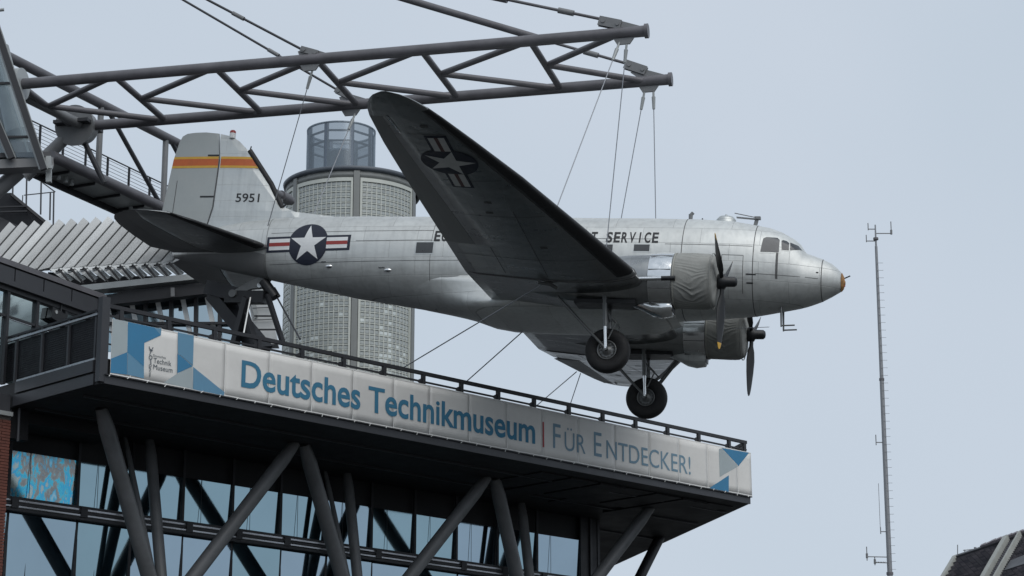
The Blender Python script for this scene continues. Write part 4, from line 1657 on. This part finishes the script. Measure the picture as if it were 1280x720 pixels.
    A = V3((-5.6, 2.84 * s_, -2.68))
    p = MB()
    prof = [(.25, -.12), (.28, -.17), (.40, -.205), (.50, -.20), (.555, -.15), (.575, -.07), (.58, 0), (.575, .07), (.555, .15), (.50, .20), (.40, .205), (.28, .17), (.25, .12), (.23, 0)]
    n = 48
    rs = [[(A[0] + r * math.cos(2 * math.pi * k / n), A[1] + y, A[2] + r * math.sin(2 * math.pi * k / n)) for r, y in prof] for k in range(n + 1)]
    p.rings(rs, False, False)
    p.build("tyre", TYRE, gr)
    p = MB()
    prof = [(.255, -.15), (.235, -.17), (.21, -.12), (.12, -.09), (.10, -.18), (.001, -.18)]
    for sg in (-1, 1):
        p.rings([[(A[0] + r * math.cos(2 * math.pi * k / n), A[1] - y * sg, A[2] + r * math.sin(2 * math.pi * k / n)) for r, y in prof] for k in range(n + 1)], False, False, True, False)
    for k in range(12):
        a = 2 * math.pi * k / 12
        for sg in (-1, 1):
            p.tube(A + V3((.18 * math.cos(a), .10 * sg, .18 * math.sin(a))), A + V3((.18 * math.cos(a), .135 * sg, .18 * math.sin(a))), .022, 6)
    p.build("rim", GEARM, gr)
    for yy in (-.29, .29):
        p = MB()
        top = V3((-5.72, A[1] + yy, -1.15))
        bot = A + V3((0, yy, 0))
        mid = bot + (top - bot) * .38
        p.tube(mid, top, .068, 12)
        p.build("oleo_leg", GEARM, gr)
        p = MB()
        p.tube(bot, mid, .046, 12)
        p.build("oleo_piston", POLISH, gr)
        p = MB()
        p.tube(bot, (-6.95, A[1] + yy * .8, -1.32), .036, 10)
        p.build("drag_strut", GEARM, gr)
        p = MB()
        p.tube(bot + V3((.05, 0, .25)), mid + V3((.28, 0, .1)), .02, 8)
        p.tube(mid + V3((.28, 0, .1)), mid + V3((.02, 0, .35)), .02, 8)
        p.build("torque_link", GEARM, gr)
    p = MB()
    p.tube(A + V3((0, -.33, 0)), A + V3((0, .33, 0)), .05, 12)
    p.build("axle", GEARM, gr)
    if s_ > 0:
      p = MB()
      p.tube(A + V3((.04, .30 * s_, .15)), (-4.75, A[1] + .3 * s_, -1.38), .055, 12)
      p.build("gear_brace", GEARM, gr)
    p = MB()
    p.tube((-5.72, A[1] - .3, -1.28), (-5.72, A[1] + .3, -1.28), .05, 10)
    p.tube((-5.65, A[1] - .3, -1.9), (-5.68, A[1] + .3, -1.5), .025, 8)
    p.tube((-5.65, A[1] + .3, -1.9), (-5.68, A[1] - .3, -1.5), .025, 8)
    p.build("cross_brace", GEARM, gr)
    # wheel bay
    p = MB()
    p.box((-6.5, A[1] - .34, -1.50), (-4.9, A[1] + .34, -1.40))
    p.build("wheel_bay", BLACKP, nac)

# ---- tail
FIN = [(-13.6, 1.55), (-14.1, 1.665), (-14.65, 1.715), (-15.36, 1.80), (-15.83, 1.97), (-16.2, 2.60), (-16.93, 3.57), (-17.26, 3.88), (-17.49, 4.03), (-17.86, 4.11), (-17.84, 3.86), (-17.76, 3.33), (-17.80, 1.91), (-18.02, .98), (-18.2, .6), (-16.4, .8)]
RUD = [(-17.90, 4.115), (-18.30, 4.15), (-18.62, 4.14), (-18.86, 4.11), (-19.0, 4.03), (-19.08, 3.85), (-19.20, 3.33), (-19.38, 1.78), (-19.38, 1.25), (-19.25, .92), (-18.93, .66), (-18.6, .42), (-18.16, .40), (-18.06, .98), (-17.84, 1.91), (-17.80, 3.33), (-17.88, 3.86)]


def slab(name, pts, tfun, m_, axis='xz'):
    """double-skinned surface whose half-thickness follows tfun"""
    bm = bmesh.new()
    bv = [bm.verts.new((a, b, 0)) for a, b in pts]
    bm.faces.new(bv)
    vv0 = [(a, b) for a, b in pts]
    bm.free()
    vv, ff = cut2d(vv0, [list(range(len(pts)))], .25, .3)
    q = MB()
    n = len(vv)
    up = [(a, tfun(a, b), b) if axis == 'xz' else (a, b, tfun(a, b)[0]) for a, b in vv]
    dn = [(a, -tfun(a, b), b) if axis == 'xz' else (a, b, tfun(a, b)[1]) for a, b in vv]
    cnt = {}
    for f_ in ff:
        for i in range(len(f_)):
            e = (f_[i], f_[(i + 1) % len(f_)])
            cnt[e] = 1
    side = [e for e in cnt if (e[1], e[0]) not in cnt]
    q.add(up + dn, ff + [[n + i for i in f_[::-1]] for f_ in ff] + [(a, n + a, n + b, b) for a, b in side], False)
    return q.build(name, m_, ac)


def fin_le(z):
    return np.interp(z, [.8, 1.6, 1.72, 1.80, 1.97, 2.6, 3.57, 3.88, 4.03, 4.11], [-13.3, -13.6, -14.65, -15.36, -15.83, -16.2, -16.93, -17.26, -17.49, -17.86])


def fin_t(x, z):
    c0, c1 = fin_le(z), -19.4
    t = min(1, max(0, (c0 - x) / (c0 - c1)))
    k = np.interp(z, [.5, 3.4, 4.15], [1, .62, .22])
    return .012 + .17 * k * (math.sqrt(max(0, t)) * 1.7 * (1 - t) ** 0.9)


fn = slab("fin", FIN, fin_t, ALU_T)
rd = slab("rudder", RUD, fin_t, FABRIC)


def tail_dec(name, pts, m_, par, d=.005, faces=None):
    vv, ff = cut2d(pts, faces or [list(range(len(pts)))], .2, .3)
    for sg in (-1, 1):
        q = MB()
        q.add([(x, sg * (fin_t(x, z) + d), z) for x, z in vv], ff)
        o = q.build(name, m_, par)
    return o


def clip_band(z0, z1, par, x0f, x1f, m_, d=.006):
    tail_dec("tail_stripe", [(x0f(z0), z0), (x1f(z0), z0), (x1f(z1), z1), (x0f(z1), z1)], m_, par, d)


te_f = lambda z: np.interp(z, [1.78, 3.33, 3.85], [-19.37, -19.195, -19.07])
for z0, z1, m_ in ((3.07, 3.14, YELLOW), (3.14, 3.34, ORANGE), (3.34, 3.41, YELLOW)):
    clip_band(z0, z1, rd, te_f, lambda z: -17.81, m_)
    clip_band(z0, z1, fn, lambda z: -17.74, lambda z: fin_le(z) - .03, m_)
v, f = text2d("5951", .25, .70, .012)
for sg in (-1,):
    vv, ff = cut2d([(x - 17.16, z + 2.06) for x, z in v], f, .2, .3)
    q = MB()
    q.add([(x, sg * (fin_t(x, z) + .006), z) for x, z in vv], ff)
    q.build("tail_number", BLACKP, fn)
q = MB()
for a, b in (((-15.80, 1.93), (-16.2, 2.62)), ((-16.2, 2.62), (-16.95, 3.61))):
    q.tube((a[0] + .02, 0, a[1]), (b[0] + .02, 0, b[1]), .075, 12)
q.build("fin_deicer_boot", RUBBER, fn)
q = MB()
q.tube((-16.93, 0, 3.58), (-16.9, 0, 3.74), .018, 6)
q.tube((-15.78, 0, 1.9), (-15.70, 0, 2.02), .03, 6)
q.build("aerial_stub", DARK, fn)
tail_dec("hinge_gap", [(-17.80, 3.33), (-17.77, 3.33), (-17.81, 1.91), (-18.03, .98), (-18.06, .98), (-17.845, 1.91)], SEAM, fn, .006)
tail_dec("rudder_hinge", [(-18.15, 3.42), (-17.80, 3.42), (-17.80, 3.47), (-18.15, 3.47)], BLACKP, rd, .006)
tail_dec("rudder_hinge", [(-18.25, 2.19), (-17.83, 2.19), (-17.83, 2.24), (-18.25, 2.24)], BLACKP, rd, .006)
tail_dec("trim_tab_gap", [(-19.08, .98), (-19.06, .98), (-19.0, 2.7), (-19.02, 2.7)], SEAM, rd, .005)
tail_dec("trim_tab_gap", [(-19.36, .99), (-19.06, .98), (-19.06, 1.0), (-19.36, 1.01)], SEAM, rd, .005)
tail_dec("fin_seam", [(-18.0, 1.20), (-15.95, 1.32), (-15.95, 1.335), (-18.0, 1.215)], SEAM, fn, .005)
q = MB()
q.rings([[(-17.50 + r * math.cos(a), r * math.sin(a), z) for a in [2 * math.pi * k / 16 for k in range(16)]] for r, z in ((.09, 3.98), (.088, 4.13))])
q.build("beacon_base", WHITEP, fn)
q = MB()
q.rings([[(-17.50 + r * math.cos(a), r * math.sin(a), z) for a in [2 * math.pi * k / 16 for k in range(16)]] for r, z in ((.088, 4.131), (.085, 4.19), (.05, 4.22))])
q.build("beacon_lens", REDP, fn)

SLE = [(0.0, -15.55), (.6, -15.85), (1.1, -16.10), (2.18, -16.60), (3.25, -17.12), (3.9, -17.46), (4.05, -17.70), (4.16, -18.02), (4.22, -18.35)]
STE = [(0.0, -18.75), (.45, -18.85), (.55, -18.95), (.85, -19.24), (2.0, -19.30), (3.0, -19.30), (3.6, -19.22), (3.9, -19.05), (4.1, -18.80), (4.22, -18.45)]
sle = lambda y: np.interp(abs(y), *zip(*SLE))
ste = lambda y: np.interp(abs(y), *zip(*STE))
for s_ in (-1, 1):
    ys = [.25, .45, .55, .85, 1.2, 2, 3, 3.5, 3.75, 3.9, 4.05, 4.16, 4.22]
    th = lambda y: np.interp(y, [0, 3.8, 4.22], [.75, .6, .15])
    q = MB()
    q.rings([[(x, y, z) for x, y, z in afoil(sle(y), ste(y), .60, y * s_, th(y), 0, .58)] for y in ys])
    q.build("tailplane", ALU_W, ac)
    q = MB()
    q.rings([afoil(sle(y), ste(y), .60, y * s_, th(y), .592, 1, .12) for y in ys], smooth=False)
    q.build("elevator", FABRICD, ac)
    q = MB()
    q.rings([afoil(sle(y), ste(y), .60, y * s_, th(y), 0, .07, 0, .006) for y in (.75, 1.1, 2, 3, 3.9)])
    q.build("deicer_boot", RUBBER, ac)
# tail wheel and its fork
tg = bpy.data.objects.new("tail_gear", None)
COL.objects.link(tg)
tg.parent = ac
tg["_b"] = ac["_b"]
q = MB()
q.prism([(-16.02, -.06, -.02), (-16.10, -.06, -.42), (-16.42, -.06, -.45), (-16.95, -.06, -.68), (-17.02, -.06, -.56), (-16.5, -.06, -.22)], (0, .12, 0))
q.build("lever_arm", GEARM, tg)
q = MB()
q.tube((-16.97, -.1, -.60), (-16.97, .1, -.60), .11, 16)
q.build("towing_eye", GEARM, tg)
q = MB()
q.tube((-16.12, 0, -.22), (-15.72, 0, -.68), .15, 16)
q.tube((-15.80, 0, -.42), (-15.62, 0, -.66), .06, 10)
q.build("shock_strut", BLACKP, tg)
q = MB()
q.tube((-16.2, -.08, -.35), (-16.2, .08, -.35), .07, 10)
q.build("pivot_pin", POLISH, tg)

# ------------------------------------------------------------------ trestle under the tail
Pt = bw(acw((-16.2, 0, -.4)))
st = thing("tail_trestle", "dark steel trestle standing on the terrace under the aircraft's tail", "trestle", MBF, (Pt[0], Pt[1], 12.82))
for (dx, dy, r, w_) in ((-.55, .3, .26, 0), (.6, -.2, .07, 1), (.05, .15, .10, 0), (-.2, 1.4, .12, 0)):
    q = MB()
    top = Pt + V3((-.28 if w_ == 0 else .1, .2, -.30))
    bot = V3((Pt[0] + dx * 1.6 + .75, Pt[1] + dy * 2, 12.82))
    if r > .2:
        top = bw(at(268, 366, 64.5))
        bot = bw(at(330, 440, 63.6))
    if w_:
        top, bot = bw(at(334, 368, 63.0)), bw(at(354, 430, 63.0))
    if abs(r - .10) < 1e-6:
        top, bot = bw(at(300, 372, 63.4)), bw(at(322, 440, 63.4))
    q.bar(top, bot, r * 1.7, r * 1.6, (0, 1, 0))
    q.build("leg", DARK, st)
q = MB()
q.bar(bw(at(262, 360, 64.4)), bw(at(306, 371, 63.8)), .45, .40)
q.build("head_beam", DARK, st)
q = MB()
q.bar(bw(at(284, 372, 63.6)), bw(at(332, 372, 63.1)), .30, .34)
q.build("cradle", BLACKP, st)
q = MB()
q.bar(bw(at(318, 395, 63.1)), bw(at(344, 395, 63.0)), .04, .04)
q.build("tie_bar", DARK, st)
q = MB()
q.bar(bw(at(322, 412, 63.1)), bw(at(348, 412, 63.0)), .04, .04)
q.build("tie_bar", DARK, st)
for (a, b, lab) in (((313, 372), (304, 420), "thin pale wire slanting from the tail wheel down to the railing"),
                    ((347, 373), (375, 424), "dark tie rod slanting from the tail's shock strut to the railing")):
    q = MB()
    q.tube(at(*a, 62.6), at(*b, 58.5), .02 if a[0] < 320 else .026, 6)
    o = q.build("tail_stay", HEMM if a[0] < 320 else DARK, None, Matrix.Identity(4), tuple(at(*b, 58.5)))
    tag(o, lab, "stay")
lad = thing("access_hatch", "pale grey panelled roof hatch behind the tail trestle", "hatch", None, tuple(at(333, 430, 70)))
q = MB()
q.prism([at(308, 363, 70), at(327, 358, 70), at(337, 375, 70), at(347, 430, 70), at(320, 430, 70)], (0, .6, 0))
q.build("hatch_body", ZINC, lad)
q = MB()
q.prism([at(310, 366, 69.9), at(318, 362, 69.9), at(322, 395, 69.9), at(318, 398, 69.9)], (0, .08, 0))
q.build("hatch_flap", LIGHTST, lad)
for y0 in (385, 400):
    q = MB()
    q.bar(at(316, y0, 69.9), at(342, y0 - 1, 69.9), .03, .03)
    q.build("hatch_rib", STEEL2, lad)

# ------------------------------------------------------------------ cables
cg = "wire cables hanging the aircraft from the boom"


def cable(name, a, b, r, lab, cat, grp, m_=WIRE, shackle=True):
    a, b = V3(a), V3(b)
    t = thing(name, lab, cat, None, tuple(a), grp)
    d = (b - a) / np.linalg.norm(b - a)
    q = MB()
    q.tube(a + d * (.55 if shackle else 0), b, r, 6)
    q.build("wire", m_, t)
    if shackle:
        q = MB()
        q.tube(a, a + d * .25, .032, 8)
        q.tube(a + d * .22, a + d * .58, .055, 8, .04)
        q.build("shackle", LIGHTST, t)
    return t


cable("suspension_cable", boom(-5.55, -1.92, ZBM - .26), acw((-7.5, -3.6, -.70)), .0145, "cable slanting from the nearer boom chord to behind the near wing's leading edge", "cable", cg)
cable("suspension_cable", boom(-5.35, -1.92, ZBM - .26), acw((-6.15, -1.40, -.45)), .0145, "cable crossing in front of the fuselage lettering near the word SERVICE", "cable", cg)
cable("suspension_cable", boom(-5.55, 1.92, ZBM - .26), acw((-6.75, 2.1, .1)), .0145, "cable from the farther boom chord down to the fuselage top, left of the pair", "cable", cg)
cable("suspension_cable", boom(-5.3, 1.92, ZBM - .26), acw((-5.38, 2.3, .1)), .0145, "cable from the farther boom chord, rightmost of the four at the tip", "cable", cg)
cable("suspension_cable", boom(-14.15, -1.92, ZBM - .28), acw((-16.0, -.45, 1.2)), .0145, "cable from the middle of the nearer boom chord to the fuselage before the fin", "cable", cg)
cable("suspension_cable", boom(-14.1, 1.92, ZBM - .28), acw((-15.2, .5, 1.3)), .0145, "cable passing in front of the round tower's lantern", "cable", cg)
tg_ = "tie-down wires from the aircraft to the terrace"
for a, b, lab in ((acw((-7.05, -4.2, -1.27)), (505, 459, 1.2), "tie-down wire from the near wing joint crossing under the belly, longest of the tie-downs"),
                  (acw((-8.75, 1.1, -1.17)), (566, 492, 1.4), "tie-down wire from under the fuselage, beside the round tower"),
                  (acw((-9.08, 9.3, -.53)), (672, 506, 3.5), "left of two tie-down wires under the far wing"),
                  (acw((-9.05, 9.75, -.48)), (708, 520, 3.5), "right of two tie-down wires under the far wing")):
    e = on_v(*b)
    ew = BO + U * e[0] + VV * e[1] + np.array([0, 0, e[2]])
    cable("tie_down_wire", a, ew, .016, lab, "wire", tg_, WIRE, False)
q = MB()
q.tube((-7.05, -4.2, -1.22), (-6.8, -3.9, -1.32), .05, 8)
q.tube((-7.2, -4.35, -1.3), (-6.95, -4.1, -1.28), .04, 8)
q.build("lifting_lug", GEARM, ac)

# ------------------------------------------------------------------ radio mast far right
YM = 100
ms = thing("radio_mast", "tall slim radio mast with stub aerials standing alone at right", "mast", None, tuple(V3((at(1103, 500, YM)[0], YM, -2))))
zt = at(1094, 281, YM)[2]
X0 = at(1094, 281, YM)[0]
q = MB()
for z0, z1, r0, r1 in ((-2, 14.3, .14, .125), (14.3, 22.8, .11, .095), (22.8, zt - 1.0, .085, .06), (zt - 1.0, zt, .045, .03)):
    q.tube((X0, YM, z0), (X0, YM, z1), r0, 12, r1)
q.build("pole", MASTM, ms)
for z in (14.3, 22.8, 29.2):
    q = MB()
    q.tube((X0, YM, z - .05), (X0, YM, z + .05), .15 if z < 20 else .115, 12)
    q.build("collar", STEEL, ms)
q = MB()
z = 8
while z < zt - 1.5:
    q.bar((X0 - .02, YM - .1, z), (X0 + .26, YM - .1, z), .012, .014)
    z += .34
tag(q.build("step_rungs", MASTM, ms), None, None, None, "stuff")
for z, dx, h, low in ((29.45, .70, .55, .05), (29.65, -.32, .28, .05), (29.1, -.42, .28, .05), (20.0, -.36, .34, .12), (16.1, -.32, .2, .1), (15.0, -.95, .45, .15), (14.75, -.62, .26, .1)):
    q = MB()
    q.bar((X0, YM, z), (X0 + dx, YM, z + (.02 if dx < -.5 else 0)), .035, .035)
    q.tube((X0 + dx, YM, z - low), (X0 + dx, YM, z + h), .022, 6)
    if abs(dx) > .5:
        q.tube((X0 + dx, YM, z - .04), (X0 + dx, YM, z + .16), .05, 8)
    q.build("aerial_arm", STEEL2, ms)
q = MB()
q.tube((X0 - .33, YM, 16.1), (X0 - .33, YM, 18.2), .012, 6)
q.build("whip_aerial", MASTM, ms)
q = MB()
for k in range(6):
    q.tube((X0 - .55 + .07 * k, YM - .15, 14.78), (X0 - .55 + .07 * k, YM + .15, 14.78), .012, 5)
q.build("yagi_elements", STEEL2, ms)

# ------------------------------------------------------------------ house roof, lower right
YH = 90
hs = thing("tiled_house", "house with a dark tiled gable roof and pale verge boards in the lower right corner", "house", None, (19.5, YH + 3, -2))
# roof plane: ridge runs right and slightly towards the viewer, slope falls to the front left
R0, R1 = at(1196, 696.5, YH), at(1330, 652, YH - 3.2)
rdir = (R1 - R0) / np.linalg.norm(R1 - R0)
eav = V3(at(1158, 760, YH - 3.4)) - R0
eav /= np.linalg.norm(eav)
nrm = np.cross(rdir, eav)
if nrm[1] > 0:
    nrm = -nrm
RL, EL = 4.3, 4.6
PT = lambda s_, t, h=0: R0 + rdir * s_ + eav * t + nrm * h
q = MB()
q.prism([PT(0, 0, -.05), PT(RL, 0, -.05), PT(RL, EL, -.05), PT(0, EL, -.05)], nrm * -.15)
q.build("roof_deck", TILE[2], hs)
q = MB()
tw_, tl_ = .22, .19
for r_ in range(int(EL / tl_)):
    for c_ in range(int(RL / tw_)):
        s0 = c_ * tw_ + (tw_ / 2 if r_ % 2 else 0)
        q.cur = random.choice((0, 0, 1, 2))
        t0, t1 = r_ * tl_, r_ * tl_ + tl_ + .03
        q.add([PT(s0 + .008, t0, -.03), PT(s0 + tw_ - .008, t0, -.03), PT(s0 + tw_ - .008, t1, .045), PT(s0 + tw_ / 2, t1 + .02, .05), PT(s0 + .008, t1, .045), PT(s0 + .008, t1, -.02), PT(s0 + tw_ - .008, t1, -.02)],
              [(0, 1, 2, 3, 4), (4, 3, 2, 6, 5)])
tag(q.build("roof_tiles", TILE, hs), None, None, None, "stuff")
q = MB()
q.bar(PT(-.05, 0, .0), PT(RL, 0, .0), .16, .16, nrm)
q.build("ridge_capping", DARK2, hs)
q = MB()
for k in range(14):
    s0 = 1.15 + k * .24
    q.bar(PT(s0, -.05, .08 + .03 * (k > 1)), PT(s0 + .22, -.05, .10 + .03 * (k > 1)), .16, .12, nrm)
q.build("ridge_tiles", TILE[1], hs)
q = MB()
q.bar(PT(-.06, 0, .0), PT(-.06, EL, .0), .16, .22, nrm)
q.build("verge_board", STONE, hs)
for s0, w in ((2.34, .21), (2.95, .08)):
    q = MB()
    q.bar(PT(s0, .05, .10), PT(s0 - .02, EL, .10), w, .26, nrm)
    q.build("parapet_verge", STONE, hs)
q = MB()
q.prism([PT(2.47, .3, .02), PT(2.88, .06, .02), PT(2.88, EL, .02), PT(2.47, EL, .02)], nrm * -.2)
q.build("valley_gutter", TILE[2], hs)
q = MB()
q.prism([PT(3.15, 2.55, -.03), PT(RL, 2.35, -.03), PT(RL, 3.4, -.03), PT(3.1, 3.4, -.03)], nrm * .10)
q.build("dormer_roof", DARK2, hs)
q = MB()
q.box((16.9, YH - 1.0, -2), (24, YH + 6, 10.4))
q.build("wall", STONE, hs)
q = MB()
q.tube(at(1197, 696, YH), at(1197, 681, YH), .02, 6)
q.build("roof_aerial", MASTM, hs)
q = MB()
q.tube(at(1206, 694, YH), at(1206, 687, YH), .02, 6)
q.tube(at(1204, 688, YH), at(1222, 686, YH), .02, 6)
q.tube(at(1219, 692, YH), at(1219, 684, YH), .05, 8)
q.build("chimney_cowl", MASTM, hs)

for o in bpy.data.objects:
    if "_b" in o:
        del o["_b"]
